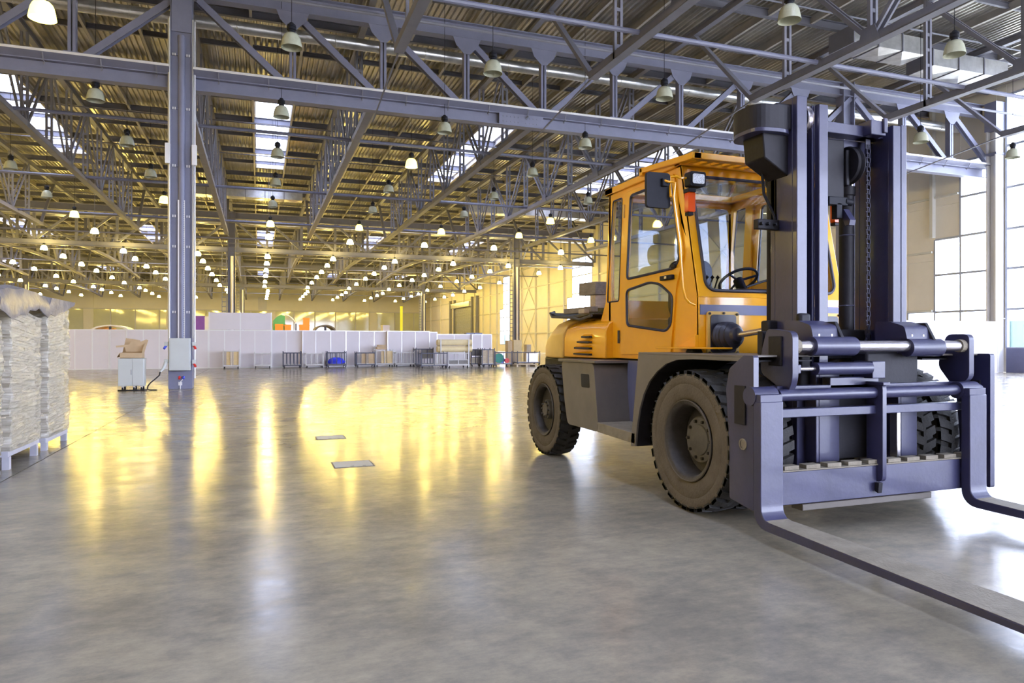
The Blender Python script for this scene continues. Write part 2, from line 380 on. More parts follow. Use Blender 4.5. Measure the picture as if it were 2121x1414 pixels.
# back wall with glazed band
WB = thing('wall_back', None, None, (0, YB, 0), kind='structure'); WB['label'] = 'far end wall of the hall with a band of reflecting glass'
wallpiece(WB, XL, XR, YB, YB+.3, 0, 3.1, 'wallfar'); wallpiece(WB, XL, XR, YB, YB+.3, 7.35, 13.3, 'wallfar')
wallpiece(WB, XL, XR, YB+.3, YB+.4, 3.1, 7.35, 'wallfar', 'backing')
x = XL
while x < XR:
    MB().box(x-.07, x+.07, YB-.02, YB+.15, 3.1, 7.35).build('mullion', 'rail', WB); 
    MB().box(x+.1, x+3.9, YB+.05, YB+.08, 3.15, 7.3).build('pane', 'fglass', WB); x += 4.0
for x in (-39, -29, -15.5, 2.2, 22): MB().box(x-.8, x+.8, YB-.25, YB+.2, 0, 13.1).build('pier', 'wallfar', WB)
MB().box(-.2, 1.8, YB-.1, YB, 7.6, 10.0).build('vent_panel', 'rail', WB)
MB().box(XL, XR, YB-.3, YB, 7.3, 7.5).build('ledge', 'rail', WB)
# front wall behind the camera: big open gates
WF = thing('wall_front', None, None, (0, YN, 0), kind='structure'); WF['label'] = 'wall behind the viewer with wide open gateways'
wallpiece(WF, XL, XR, YN-.3, YN, 9.5, 13.3); wallpiece(WF, XL, 5, YN-.3, YN, 0, 9.5)
for x in (6, 18, 30.5): wallpiece(WF, x-.5, x+.5, YN-.3, YN, 0, 9.5)
gr = MB().box(-200, 200, -200, 300, -1.2, -.5).build('ground_outside', 'wallfar', kind='structure'); tag(gr, 'pale ground outside the hall')
tf = MB().box(46, 46.3, -30, 150, -.5, 2.75)
for y in range(-28, 150, 4): tf.box(45.9, 46, y, y+.15, -.5, 2.9)
tag(tf.build('fence', 'teal'), 'teal boarded fence outside the side windows', 'fence')
# --- columns
def small_column(x, y, label, r_=True):
    c = thing('column', None, None, (x, y, 0), kind='structure'); c['label'] = label
    MB().box(x-.30, x-.27, y-.22, y+.22, 0, 12.4).box(x+.27, x+.30, y-.22, y+.22, 0, 12.4).build('flange', 'steel', c)
    MB().box(x-.27, x+.27, y-.012, y+.012, 0, 12.4).build('web', 'steel', c)
    MB().tube([(x+.05, y-.2, 0), (x+.05, y-.2, 8.6)], .12, 8).build('downpipe', 'alu', c, smooth=True)
    if r_:
        mb = MB(); mb.box(x-.75, x-.70, y-.3, y-.25, 0, 9); mb.box(x-.42, x-.37, y-.3, y-.25, 0, 9)
        for i in range(22): mb.box(x-.7, x-.42, y-.3, y-.26, .3+i*.4, .36+i*.4)
        mb.build('ladder', 'steel', c)
CL = ['middle', 'right']
for i, y in enumerate(ROWS[2:]):
    for x, l in ((-27.85, 'left'), (-2.2, 'centre'), (23.45, 'right')):
        small_column(x, y, '%s column of the %s truss row, with downpipe' % (l, ['second', 'third'][i]))
small_column(23.45, 23.3, 'steel column standing behind the forklift mast', False)
c = thing('column', None, None, (31.7, 23.0, 0), kind='structure'); c['label'] = 'white steel wall column between the tall windows'
MB().box(31.45, 31.95, 22.55, 22.62, 0, 11).box(31.45, 31.95, 22.95, 23.02, 0, 11).box(31.9, 31.95, 22.62, 22.95, 0, 11).box(31.66, 31.70, 22.62, 22.95, 0, 11).build('shaft', 'alu', c)
MB().box(31.40, 31.98, 22.5, 23.05, 9.9, 10.0).box(31.4, 31.98, 22.5, 23.05, 11, 12.3).build('cap_plate', 'steel', c)
# the main near column
cx, cyy = -2.18, 23.3
mc = thing('column', None, None, (cx, cyy, 0), kind='structure'); mc['label'] = 'large grey steel column in the open floor with switch box and pipes'
MB().box(cx-.30, cx-.27, cyy-.3, cyy+.3, 0, 12.4).box(cx+.27, cx+.30, cyy-.3, cyy+.3, 0, 12.4).build('flange', 'steel', mc, .004)
MB().box(cx-.27, cx+.27, cyy-.25, cyy-.23, 0, 12.4).build('web', 'steel', mc)
MB().box(cx-.26, cx+.28, cyy-.32, cyy-.30, 10.6, 12.0).build('top_plate', 'steel', mc)
for z in (.55, 2.25, 4.2, 5.1, 6.6, 8.3, 9.9):
    MB().box(cx-.27, cx+.27, cyy-.29, cyy-.25, z, z+.02).build('stiffener', 'steel', mc)
    mb = MB()
    for q in (-.24, -.18, .14, .2): mb.box(cx+q, cx+q+.03, cyy-.30, cyy-.27, z-.01, z+.06)
    mb.build('clip', 'alu', mc)
MB().tube([(cx+.01, cyy-.27, 1.5), (cx+.01, cyy-.27, 10.5)], .095, 16).build('downpipe', 'steel', mc, smooth=True)
MB().tube([(cx-.35, cyy-.2, .3), (cx-.35, cyy-.2, 11)], .022, 8).build('conduit', 'alu', mc, smooth=True)
MB().tube([(cx-.31, cyy-.33, 1.5), (cx-.31, cyy-.33, 11)], .015, 8).build('conduit', 'alu', mc, smooth=True)
MB().tube([(cx+.36, cyy-.2, .3), (cx+.36, cyy-.2, 11)], .025, 8).build('conduit', 'alu', mc, smooth=True)
MB().tube([(cx+.32, cyy-.33, 1.5), (cx+.32, cyy-.33, 11)], .012, 8).build('conduit', 'rail', mc, smooth=True)
pt = MB().box(cx-.09, cx+.10, cyy-.34, cyy-.33, 1.5, 5.6); pt.box(cx-.09, cx-.08, cyy-.345, cyy-.28, 1.5, 5.6); pt.box(cx+.09, cx+.10, cyy-.345, cyy-.28, 1.5, 5.6)
pt.build('cable_tray', 'alu', mc)
hp = MB()
for i in range(62):
    for q in (.0, .06): hp.box(cx+q, cx+q+.022, cyy-.343, cyy-.339, 1.56+i*.065, 1.585+i*.065)
hp.build('tray_slot', 'trol', mc, kind='stuff')
sb = MB().box(cx-.30, cx+.27, cyy-.60, cyy-.36, .55, 1.5).build('switch_box', 'cabinet', mc, .01, label='pale grey switch box')
MB().box(cx-.27, cx+.24, cyy-.612, cyy-.60, .58, 1.47).build('box_door', 'cabinet', sb, .004)
MB().box(cx-.34, cx+.30, cyy-.35, cyy-.30, .0, .56).build('kick_plate', 'steel', mc)
def sock(x, z, col, s):
    b = MB().box(x-.05, x+.05, cyy-.55, cyy-.42, z-.06, z+.06).build('socket', 'cabinet', mc, .01)
    MB().tube([(x, cyy-.5, z-.05), (x+.05*s, cyy-.58, z-.14)], .035, 10).build('socket_lid', col, b)
sock(cx+.36, 1.33, 'red', 1); sock(cx+.36, .8, 'red', 1); sock(cx-.38, 1.33, 'bluep', -1); sock(cx-.38, .82, 'cabinet', -1)
for q, cc in ((-.04, 'red'), (.07, 'bluep')):
    MB().tube([(cx+q, cyy-.36, .36), (cx+q, cyy-.44, .30)], .03, 10).build('plug_socket', cc, mc)
MB().tube([(cx-.02, cyy-.37, 0), (cx-.02, cyy-.37, .2), (cx+.05, cyy-.38, .28)], .015, 6).box(cx-.07, cx+.03, cyy-.38, cyy-.35, .1, .2).build('conduit', 'alu', mc)
for s in (-1, 1):
    MB().box(cx+s*.36-.07, cx+s*.36+.07, cyy-.42, cyy-.3, 6.65, 7.25).build('speaker_box', 'alu', mc, .01, label='small white box mounted high on the column')
# --- main trusses
def main_truss(y0, x0, x1, bays, detail, label):
    t = thing('main_truss', None, None, (x0, y0, 9), kind='structure'); t['label'] = label
    zb0, zb1, zt0, zt1 = 8.96, 9.38, 11.78, 12.32
    ibeam(MB(), (x0, y0, (zb0+zb1)/2), (x1, y0, (zb0+zb1)/2), zb1-zb0, .34, .03).build('bottom_chord', 'steel', t)
    ibeam(MB(), (x0, y0, (zt0+zt1)/2), (x1, y0, (zt0+zt1)/2), zt1-zt0, .34, .03).build('top_chord', 'steel', t)
    n = round((x1-x0)/MOD)
    for i in range(0, n+1):
        x = x0+MOD*i; jj = i % bays
        if detail and jj:
            pm = MB().box(x-.10, x-.02, y0-.12, y0+.12, zb1, zt0).box(x+.02, x+.10, y0-.12, y0+.12, zb1, zt0)
            pm.build('post', 'steel', t)
            MB().prismy([(x-.5, zt0+.02), (x+.5, zt0+.02), (x+.38, zt0-.28), (x+.1, zt0-.55), (x-.1, zt0-.55), (x-.38, zt0-.28)], y0-.15, y0-.13).build('gusset', 'steel', t)
            MB().prismy([(x-.42, zb1-.02), (x+.42, zb1-.02), (x+.2, zb1+.32), (x-.2, zb1+.32)], y0-.15, y0-.13).build('gusset', 'steel', t)
        elif jj:
            MB().box(x-.1, x+.1, y0-.1, y0+.1, zb1, zt0).build('post', 'steel', t)
        if i < n:
            up = jj < bays//2
            a = (x+.12, y0, zt0-.05 if up else zb1+.05); b = (x+MOD-.12, y0, zb1+.05 if up else zt0-.05)
            mb = MB()
            if detail: mb.bar((a[0], y0-.10, a[2]), (b[0], y0-.10, b[2]), .02, .20, (0, 1, 0)); mb.bar((a[0], y0+.10, a[2]), (b[0], y0+.10, b[2]), .02, .20, (0, 1, 0)); mb.bar((a[0], y0, a[2]), (b[0], y0, b[2]), .2, .02, (0, 1, 0))
            else: mb.bar(a, b, .16, .18, (0, 1, 0))
            mb.build('diagonal', 'steel', t)
    if detail:
        MB().hexa([(x0, y0-.42, zb1+.12), (x1, y0-.42, zb1+.12), (x1, y0-.17, zb1+.0), (x0, y0-.17, zb1+.0), (x0, y0-.42, zb1+.14), (x1, y0-.42, zb1+.14), (x1, y0-.17, zb1+.02), (x0, y0-.17, zb1+.02)]).build('cable_tray', 'steel', t)
        MB().box(x0, x1, y0-.43, y0-.415, zb1+.12, zb1+.19).build('tray_edge', 'alu', t)
        x = x0+.7
        while x < x1:
            MB().box(x-.02, x+.02, y0-.40, y0-.17, zb1-.12, zb1-.09).bar((x, y0-.40, zb1+.1), (x, y0-.22, zb1-.18), .03, .02).build('tray_bracket', 'steel2', t); x += 1.43
        for xx in ((8.0,) if x0 > -5 else ()):
            mb = MB()
            for i in range(10):
                if i == 5: continue
                for z in (9.08, 9.26): mb.lathe([(.0001, -.03), (.022, -.025), (.022, 0)], (xx+i*.14, y0-.17, z), 'y', 6)
            mb.build('bolt_row', 'steel2', t, kind='stuff')
            MB().box(xx-.15, xx+1.5, y0-.185, y0-.17, 8.99, 9.36).build('splice_plate', 'steel', t)
    else:
        MB().box(x0, x1, y0-.45, y0-.42, zb1+.25, zb1+.3).build('cable_tray', 'steel', t)
    return t
main_truss(23.3, -27.85, -2.5, 9, True, 'grey roof truss running left from the large steel column')
main_truss(23.3, -1.85, 31.6, 9, True, 'grey roof truss running right from the large steel column to the windows')
main_truss(64.0, -53.5, XR-.2, 9, False, 'second main roof truss, lit yellow, beyond the steel column')
main_truss(104.7, -53.5, XR-.2, 9, False, 'farthest main roof truss above the white partitions')
# --- secondary trusses
BAYN = ['nearest', 'second', 'third', 'farthest']
def sec_truss(x, yr, bay, y_a, y_b, camber, detail):
    t = thing('cross_truss', None, None, (x, yr, 9), kind='structure')
    t['label'] = 'lattice roof truss number %d from the right wall, %s bay' % (round((XR-x)/5.7), BAYN[bay])
    zt = 12.5; m = 'steel2'
    ps = lambda y: 9.08+camber*math.sin(PI*max(0, min(1, (y-yr)/(y_b-yr))))-(.15 if camber else 0)*((y-yr)/(y_b-yr))
    k = 5 if camber else 1
    mb = MB()
    for i in range(k):
        a = y_a+(y_b-y_a)*i/k; b = y_a+(y_b-y_a)*(i+1)/k
        mb.bar((x, a, ps(a)), (x, b, ps(b)), .26, .03, (1, 0, 0)).bar((x-.12, a, ps(a)+.1), (x-.12, b, ps(b)+.1), .02, .2, (1, 0, 0)).bar((x+.12, a, ps(a)+.1), (x+.12, b, ps(b)+.1), .02, .2, (1, 0, 0))
    mb.build('bottom_chord', m, t)
    yt0 = max(YN, yr); yt1 = yr+40.7
    ibeam(MB(), (x, yt0, zt+.1), (x, yt1, zt+.1), .26, .22).build('top_chord', m, t)
    st = 3.1308; web = MB()
    i = 0
    while yr+st*i <= yt1+.01:
        y = yr+st*i; odd = i % 2
        if y_a-.2 <= y <= y_b+.2:
            pz = ps(y)
            pm = MB() if detail else web
            if detail:
                pm.box(x-.13, x-.05, y-.05, y+.05, pz, zt).box(x+.05, x+.13, y-.05, y+.05, pz, zt)
                for q in range(6): pm.box(x-.05, x+.05, y-.04, y+.04, pz+.3+q*.5, pz+.4+q*.5)
                pm.build('post', m, t)
            else: pm.box(x-.11, x+.11, y-.05, y+.05, pz, zt)
            if detail and not odd: MB().prismx([(y-.35, pz+.0), (y+.35, pz+.0), (y+.2, pz+.42), (y-.2, pz+.42)], x-.15, x-.135).build('gusset', m, t)
            for s in (-1, 1):
                if odd: continue
                yb2 = y+s*st
                if y_a-3 <= yb2 <= y_b+3.5:
                    for q in ((-.09, .09) if detail else (0,)):
                        pm2 = MB() if detail else web
                        pm2.bar((x+q, y, pz+.1), (x+q, yb2, zt), .06 if detail else .16, .12, (1, 0, 0))
                        if detail: pm2.build('diagonal', m, t)
        i += 1
    if detail:
        MB().bar((x, y_b, ps(y_b)+.1), (x, min(y_b+3.2, yt1), zt), .18, .12, (1, 0, 0)).build('diagonal', m, t)
        MB().bar((x, y_b, ps(y_b)+.05), (x, y_b+4.6, 8.6 if bay == 0 else 9.6), .04, .04, (1, 0, 0)).build('tie_rod', m, t)
    else:
        web.bar((x, y_b, ps(y_b)+.1), (x, min(y_b+3.2, yt1), zt), .18, .12, (1, 0, 0))
        web.build('web', m, t, kind='stuff')
for k_, x in enumerate(TRX):
    if x > XR-1: continue
    if x > 2: sec_truss(x, ROWS[0], 0, -2, 18.6, 0, True)
    if x > -15: sec_truss(x, ROWS[1], 1, 23.7, 54.3, 0, True)
    if x > -33: sec_truss(x, ROWS[2], 2, 64.3, 94.6, .45, False)
    if x > -48: sec_truss(x, ROWS[3], 3, 105, 135.3, .45, False)
# lateral struts, pipes and ducts
def strut(y, x0, x1, z, r, m, name, label, cat=None):
    o = MB().tube([(x0, y, z), (x1, y, z)], r, 8).build(name, m, kind='structure', smooth=True); o['label'] = label; return o
for i, (y, x0) in enumerate([(15.7, 3.5), (27.9, -14), (38.5, -14), (49.2, -19), (57.5, -22), (68.5, -28), (79, -31), (90, -36), (110, -45), (122, -48)]):
    strut(y, x0, XR-.2, 9.25, .065, 'steel', 'roof_strut', 'pale steel strut crossing under the roof trusses, %s from the viewer' % ORD[i+1])
for i, y in enumerate([18.0, 30.5, 36.8, 43.0, 52.0, 58, 70, 76, 83]):
    strut(y, -20, XR-.2, 12.1, .03, 'purlin', 'sprinkler_pipe', 'thin pipe hung under the roof deck, %s from the viewer' % ORD[i+1])
for y, l in ((21.2, 'near'), (62.2, 'far')):
    strut(y, -20, XR-.3, 11.2, .05, 'steel2', 'roof_pipe', 'pair pipe running beside the %s main truss' % l)
for i, y in enumerate((24.5, 65.2, 105.9)):
    d = thing('round_duct', 'silver round ventilation duct behind the %s main roof truss' % ORD[i+1], 'duct', (0, y, 11.6))
    MB().tube([(-28, y, 11.6), (XR-.3, y, 11.6)], .2, 20).build('pipe', 'galv', d, smooth=True)
    if i == 0:
        for k in range(38): MB().lathe([(.2, -.03), (.215, -.02), (.215, .02), (.2, .03)], (-27+k*1.55, y, 11.6), 'x', 20).build('collar', 'galv', d, smooth=True)
def rduct(x0, x1, y0, y1, z0, z1, label):
    d = thing('square_duct', label, 'duct', ((x0+x1)/2, y0, z0))
    n = max(1, round((x1-x0)/1.25))
    for i in range(n):
        a = x0+(x1-x0)*i/n; b = x0+(x1-x0)*(i+1)/n; mb = MB(); m_ = (a+b)/2
        mb.box(a+.01, b-.01, y0, y1, z0, z1)
        mb.face([(a+.02, y0+.02, z0), (b-.02, y0+.02, z0), (m_, (y0+y1)/2, z0-.07)]).face([(a+.02, y1-.02, z0), (b-.02, y1-.02, z0), (m_, (y0+y1)/2, z0-.07)]).face([(a+.02, y0+.02, z0), (a+.02, y1-.02, z0), (m_, (y0+y1)/2, z0-.07)]).face([(b-.02, y0+.02, z0), (b-.02, y1-.02, z0), (m_, (y0+y1)/2, z0-.07)])
        mb.build('section', 'galv', d)
        MB().box(a-.02, a+.02, y0-.03, y1+.03, z0-.03, z1+.03).build('flange', 'purlin', d)
rduct(19.6, 23.0, 19.1, 20.2, 11.9, 12.5, 'square metal duct on the roof beside the tall windows, left piece')
rduct(23.6, 27.6, 19.3, 20.4, 11.7, 12.3, 'square metal duct on the roof beside the tall windows, right piece')
rduct(-4.8, 3.0, 53.5, 54.6, 11.7, 12.4, 'square metal duct high behind the large steel column')
rduct(15.5, 26.5, 53.5, 54.6, 11.7, 12.4, 'square metal duct high above the forklift hood')
# ================================================================== LAMPS
def lamp(p, lit, detail, label, group):
    x, y, z = p; n = 20 if detail else 9
    r = thing('pendant_lamp', label, 'lamp', (x, y, z), group)
    MB().tube([(x, y, z+.36), (x, y, ZR+.078)], .008 if detail else .014, 5).build('cable', 'black' if detail else 'steel2', r)
    if detail:
        MB().lathe([(.001, .44), (.05, .43), (.06, .40), (.10, .38), (.11, .33), (.10, .32), (.11, .31), (.11, .26), (.08, .25), (.085, .19), (.10, .18)], (x, y, z), 'z', n).build('housing', 'black', r, smooth=True)
        pr = [(.085, .185), (.14, .165), (.18, .12), (.21, .05), (.23, -.04), (.243, -.12), (.252, -.165), (.246, -.165), (.225, -.04), (.20, .05), (.17, .12), (.13, .15), (.07, .17)]
    else:
        MB().lathe([(.001, .36), (.09, .35), (.09, .19)], (x, y, z), 'z', 7).build('housing', 'black', r)
        pr = [(.06, .19), (.17, .13), (.225, -.02), (.25, -.16), (.001, -.13)]
    MB().lathe(pr, (x, y, z), 'z', n).build('shade', ('litn' if detail else 'lit') if lit else 'shade', r, smooth=True)
    if lit and detail: MB().lathe([(.001, .08), (.06, .05), (.07, -.02), (.001, -.08)], (x, y, z), 'z', 10).build('bulb', 'lit', r)
NEAR = {
 'above the stacked pallets': [(154, 22, 342, 0), (0, 97, 402, 0), (0, 154, 443, 1), (0, 196, 478, 1)],
 'left of the large steel column': [(0, 88, 22, 1), (0, 198, 197, 0), (0, 263, 292, 0), (0, 312, 359, 0), (0, 340, 413, 1)],
 'under the central rooflight': [(0, 604, 85, 0), (0, 583, 232, 0), (0, 575, 317, 0), (0, 571, 377, 0), (0, 565, 422, 0), (0, 560, 463, 1), (0, 557, 490, 1)],
 'just right of the central rooflight': [(0, 1021, 140, 0), (0, 921, 265, 0), (0, 852, 338, 1), (0, 805, 391, 0), (0, 772, 434, 0), (0, 744, 471, 1), (0, 725, 501, 1)],
 'running back from above the forklift cab': [(0, 1376, 193, 0), (0, 1212, 297, 0), (0, 1103, 356, 0), (0, 1023, 405, 0), (0, 961, 443, 0), (0, 914, 479, 1), (0, 879, 507, 1)],
 'above the forklift hood': [(0, 1635, 28, 0), (0, 1218, 415, 0), (0, 1140, 457, 1), (0, 1075, 487, 1), (0, 1023, 513, 1)],
 'nearest the tall windows': [(0, 1977, 100, 0), (0, 1907, 285, 0), (0, 2098, 318, 0), (0, 1224, 497, 1), (0, 1162, 522, 1)],
}
for row, ls in NEAR.items():
    for i, (_, px, py, lit) in enumerate(ls):
        p = at(px, py, Z=8.6 if (px, py) != (88, 22) else 8.0)
        lamp(p, lit, p.y < 48, '%s dome lamp, %s back in the row %s' % ('glowing yellow' if lit else 'unlit pale', ORD[i+1], row), 'pendant lamps in the near bays')
for j, y in enumerate([62.9, 68.5, 75, 81.4, 89.4, 97, 105.2, 110.5, 117, 124.5]):
    for k in range(-9, 6):
        x = .667+5.4*k+(.5 if y > 100 else 0)
        if x < -.30*y-3 or x > 30: continue
        lamp((x, y, 8.6), True, False, 'glowing pendant lamp beyond the second truss, rank %s back, %s from right' % (ORD[j+1], ORD[6-k]), 'glowing pendant lamps in the far bays')
for j in range(8):  # unseen lit lamps added to warm the near side of the forklift
    for k in range(5):
        x = -15.6-5.4*k; y = 1.5+6.0*j
        lamp((x, y, 8.6), True, False, 'added glowing pendant lamp, unseen left of the view, rank %s back, %s outward' % (ORD[j+1], ORD[k+1]), 'added pendant lamps outside the view')
# ================================================================== PARTITIONS
YP = 40.0
def partition(pxs, y, ztop, label, z0=0, group='white exhibition partitions'):
    xsr = [at(p, 762, Y=y).x for p in pxs]
    r = thing('partition', label, 'partition', ((xsr[0]+xsr[-1])/2, y, 0), group)
    for a, b in zip(xsr, xsr[1:]): MB().box(a+.02, b-.02, y-.02, y+.02, z0+.03, ztop-.03).build('panel', 'white', r)
    for a in xsr: MB().box(a-.025, a+.025, y-.035, y+.035, 0, ztop).build('post', 'alu', r)
    MB().box(xsr[0], xsr[-1], y-.03, y+.03, ztop-.04, ztop+.01).box(xsr[0], xsr[-1], y-.03, y+.03, z0, z0+.04).build('rail', 'alu', r)
    return r, xsr
partition([139, 155, 191, 226.0], YP, 2.0, 'white partition run directly right of the stacked pallets')
partition([227.95, 262, 297, 330, 365, 405, 431.3], YP, 2.0, 'white partition run behind the box on the wheeled cabinet')
_, q = partition([433.2, 465, 498, 528, 562], YP, 2.0, 'white partition run carrying the raised blank sign board')
r = thing('sign_board', 'blank white board raised on posts above the partition', 'board', (q[0], YP, 2))
for a, b in ((q[0]+.02, q[2]-.02), (q[2]+.02, q[4]-.02)): MB().box(a, b, YP-.06, YP-.02, 2.02, 2.92).build('panel', 'white', r)
for a in (q[0], q[2], q[4]): MB().box(a-.03, a+.03, YP-.07, YP-.01, 2.0, 2.95).build('post', 'alu', r)
partition([563, 593, 626], YP+.15, 2.0, 'white partition run behind the empty dark bar trolley')
partition([627, 654, 685, 716], YP-.1, 2.0, 'white partition run behind the trolley with blue cloth')
partition([717, 744, 775, 802], YP+.3, 2.0, 'white partition run behind the plywood loaded trolleys')
partition([803, 832, 860, 889], YP, 2.0, 'white partition run ending near the carpet rolls')
partition([889.5, 905], YP+.1, 1.95, 'narrow cream end panel of the white partitions')
partition([906, 941, 977], YP+2.2, 1.85, 'lower cream partition behind the carpet rolls')
partition([978, 998, 1018], YP+2.0, 1.85, 'lower cream partition right of the carpet rolls')
partition([1840, 1876, 1919, 1950, 1981, 2012, 2040, 2066], 22.2, 2.28, 'white partition run under the tall windows beside the forklift mast')
# ================================================================== TROLLEYS
def trolley(px0, px1, y, zt, m, label, nb=2, panels=None, depth=.8, mid=False, deck=None):
    x0 = at(px0, 760, Y=y).x; x1 = at(px1, 760, Y=y).x; d = depth; y1 = y+d
    r = thing('trolley', label, 'trolley', ((x0+x1)/2, y, 0), 'tube trolleys in front of the partitions')
    t = .04
    for px, py in ((x0, y), (x1, y), (x0, y1), (x1, y1)):
        MB().box(px-t/2, px+t/2, py-t/2, py+t/2, .05, zt+.06).build('post', m, r)
        c = MB().lathe([(.001, -.02), (.055, -.02), (.055, .02), (.001, .02)], (px+.05 if px == x0 else px-.05, py, .055), 'x', 10).build('castor', 'black', r)
    MB().box(x0, x1, y-t/2, y+t/2, .12, .17).box(x0, x1, y1-t/2, y1+t/2, .12, .17).box(x0-t/2, x0+t/2, y, y1, .12, .17).box(x1-t/2, x1+t/2, y, y1, .12, .17).build('base_frame', m, r)
    MB().box(x0, x1, y-t/2, y+t/2, zt-.05, zt-.01).box(x0, x1, y1-t/2, y1+t/2, zt-.05, zt-.01).box(x0-t/2, x0+t/2, y, y1, zt-.05, zt-.01).box(x1-t/2, x1+t/2, y, y1, zt-.05, zt-.01).build('top_rail', m, r)
    MB().box(x0+.02, x1-.02, y+.02, y1-.02, .17, .19).build('deck', deck or ('trolw' if m == 'trol' else m), r)
    for i in range(1, nb+1):
        xx = x0+(x1-x0)*i/(nb+1)
        for yy in (y, y1): MB().box(xx-.018, xx+.018, yy-.015, yy+.015, .17, zt-.04).build('bar', m, r)
    for i in range(1, 3): MB().box(x0-.015, x0+.015, y+d*i/3-.015, y+d*i/3+.015, .17, zt-.04).build('bar', m, r)
    if mid: MB().box(x0, x1, y-.015, y+.015, zt*.5, zt*.5+.035).build('mid_rail', m, r)
    if panels:
        for a, b, col, z0, z1 in panels: MB().box(x0+(x1-x0)*a+.02, x0+(x1-x0)*b-.02, y+.05, y+.07, z0, z1).build('side_board', col, r)
    return r, x0, x1
trolley(462, 495, 38.7, .93, 'trolw', 'grey trolley faced with two plywood boards, leftmost by the partitions', 1, [(0.18, .6, 'ply', .2, .88), (.62, 1, 'ply', .2, .88)])
trolley(527, 561, 38.8, .80, 'trolw', 'empty pale trolley under the right half of the raised sign board', 1)
trolley(587, 624, 38.8, .82, 'trol', 'empty dark barred trolley left of the pale one and blue cloth', 4)
trolley(634, 670, 38.8, .78, 'trolw', 'empty pale trolley immediately left of the trolley with blue cloth', 2)
_, ux0, ux1 = trolley(678, 717, 38.8, .82, 'trol', 'dark trolley that holds a heap of blue cloth', 3, deck='wood')
trolley(739, 777, 38.7, .80, 'trol', 'dark trolley with cream boards, left of the cardboard topped one', 1, [(.25, .6, 'cardboard', .2, .75), (.62, 1, 'cardboard', .2, .75)])
_, bx0, bx1 = trolley(779, 814, 39.0, .92, 'trolw', 'grey trolley faced with plywood carrying boxes on top', 1, [(.3, .62, 'ply', .2, .88), (.64, 1, 'ply', .2, .88)])
trolley(820, 858, 38.9, .80, 'trolw', 'empty barred trolley right of the plywood faced boxes trolley', 4)
trolley(862, 897, 38.6, 1.0, 'trol', 'taller dark trolley with grey boards behind the front dark one', 2, [(.3, 1, 'greyp', .45, .95)])
trolley(873, 926, 36.2, .80, 'trol', 'wide dark trolley with white decks standing forward of the others', 1)
trolley(929, 970, 36.2, .80, 'trolw', 'pale trolley with grey lower panels below the carpet rolls', 1, [(0, .5, 'greyp', .2, .42), (.5, 1, 'greyp', .2, .42)], mid=True)
trolley(976, 1004, 37.9, .97, 'trol', 'dark trolley with grey sheets left of the beige boarded one', 2, [(.0, 1, 'greyp', .6, .92), (.0, 1, 'stack', .2, .5)], mid=True)
trolley(999, 1024, 36.9, .98, 'trol', 'dark trolley closed by two beige boards', 1, [(0, .5, 'wood2', .2, .92), (.5, 1, 'wood2', .2, .92)])
_, rx0, rx1 = trolley(1026, 1060, 37.2, .80, 'trol', 'dark trolley holding green blue and red reels', 1)
trolley(1072, 1118, 38.8, .78, 'trol', 'dark trolley with white crate nearest the rear forklift wheel', 1, [(.4, .95, 'alu', .2, .7)])
# blue cloth heap
def blob(name, m, c, sx, sy, sz, seed, parent=None, label=None, cat=None, n=14, k=9, amp=.18):
    rnd = random.Random(seed); mb = MB(); R = []
    ph = [(rnd.uniform(0, 6.3), rnd.uniform(0, 6.3), rnd.randint(2, 6), rnd.randint(2, 6)) for _ in range(5)]
    for i in range(k):
        t = (PI/2)*i/(k-1); ring = []
        for j in range(n):
            a = 2*PI*j/n; f = 1+amp*sum(math.sin(p+a*u)*math.cos(q+t*v) for p, q, u, v in ph)/2.2
            rr = math.cos(t)**.7 if i < k-1 else .02
            ring.append((c[0]+sx*rr*f*math.cos(a), c[1]+sy*rr*f*math.sin(a), c[2]+sz*math.sin(t)*(.85+.15*f)))
        R.append(ring)
    mb.loft(R)
    o = mb.build(name, m, parent, smooth=True)
    if label: tag(o, label, cat)
    return o
blob('cloth_heap', 'blue', ((ux0+ux1)/2, 39.2, .192), .42, .33, .34, 3, label='crumpled bright blue cloth heaped inside the dark trolley', cat='cloth', amp=.3)
bc = (bx0+bx1)/2
for i, (dx, z, w_) in enumerate(((-.12, .975, .5), (-.1, 1.10, .42))):
    tag(MB().box(bc+dx-w_/2, bc+dx+w_/2, 39.2, 39.7, z, z+.11).build('flat_box', 'cardboard'), ('lower' if not i else 'upper')+' flat cardboard box stacked on the plywood faced trolley', 'box', 'flat boxes on a trolley')
for (nm, m, a, r_, yy, l) in (('reel', 'green', .3, .27, 37.35, 'green round reel in the dark trolley near the beige boards'), ('reel', 'bluep', .56, .17, 37.62, 'bright blue reel between the green and the red one'), ('reel', 'red', .8, .13, 37.4, 'small red reel in the dark trolley')):
    x = rx0+(rx1-rx0)*a; z = .192+r_
    o = MB().lathe([(.03, 0), (r_, 0), (r_, .03), (r_*.6, .035), (r_*.6, .12), (r_, .125), (r_, .15), (.03, .15)], (x, yy, z), 'y', 20).build(nm, m, smooth=True); tag(o, l, 'reel', 'cable reels in a trolley')
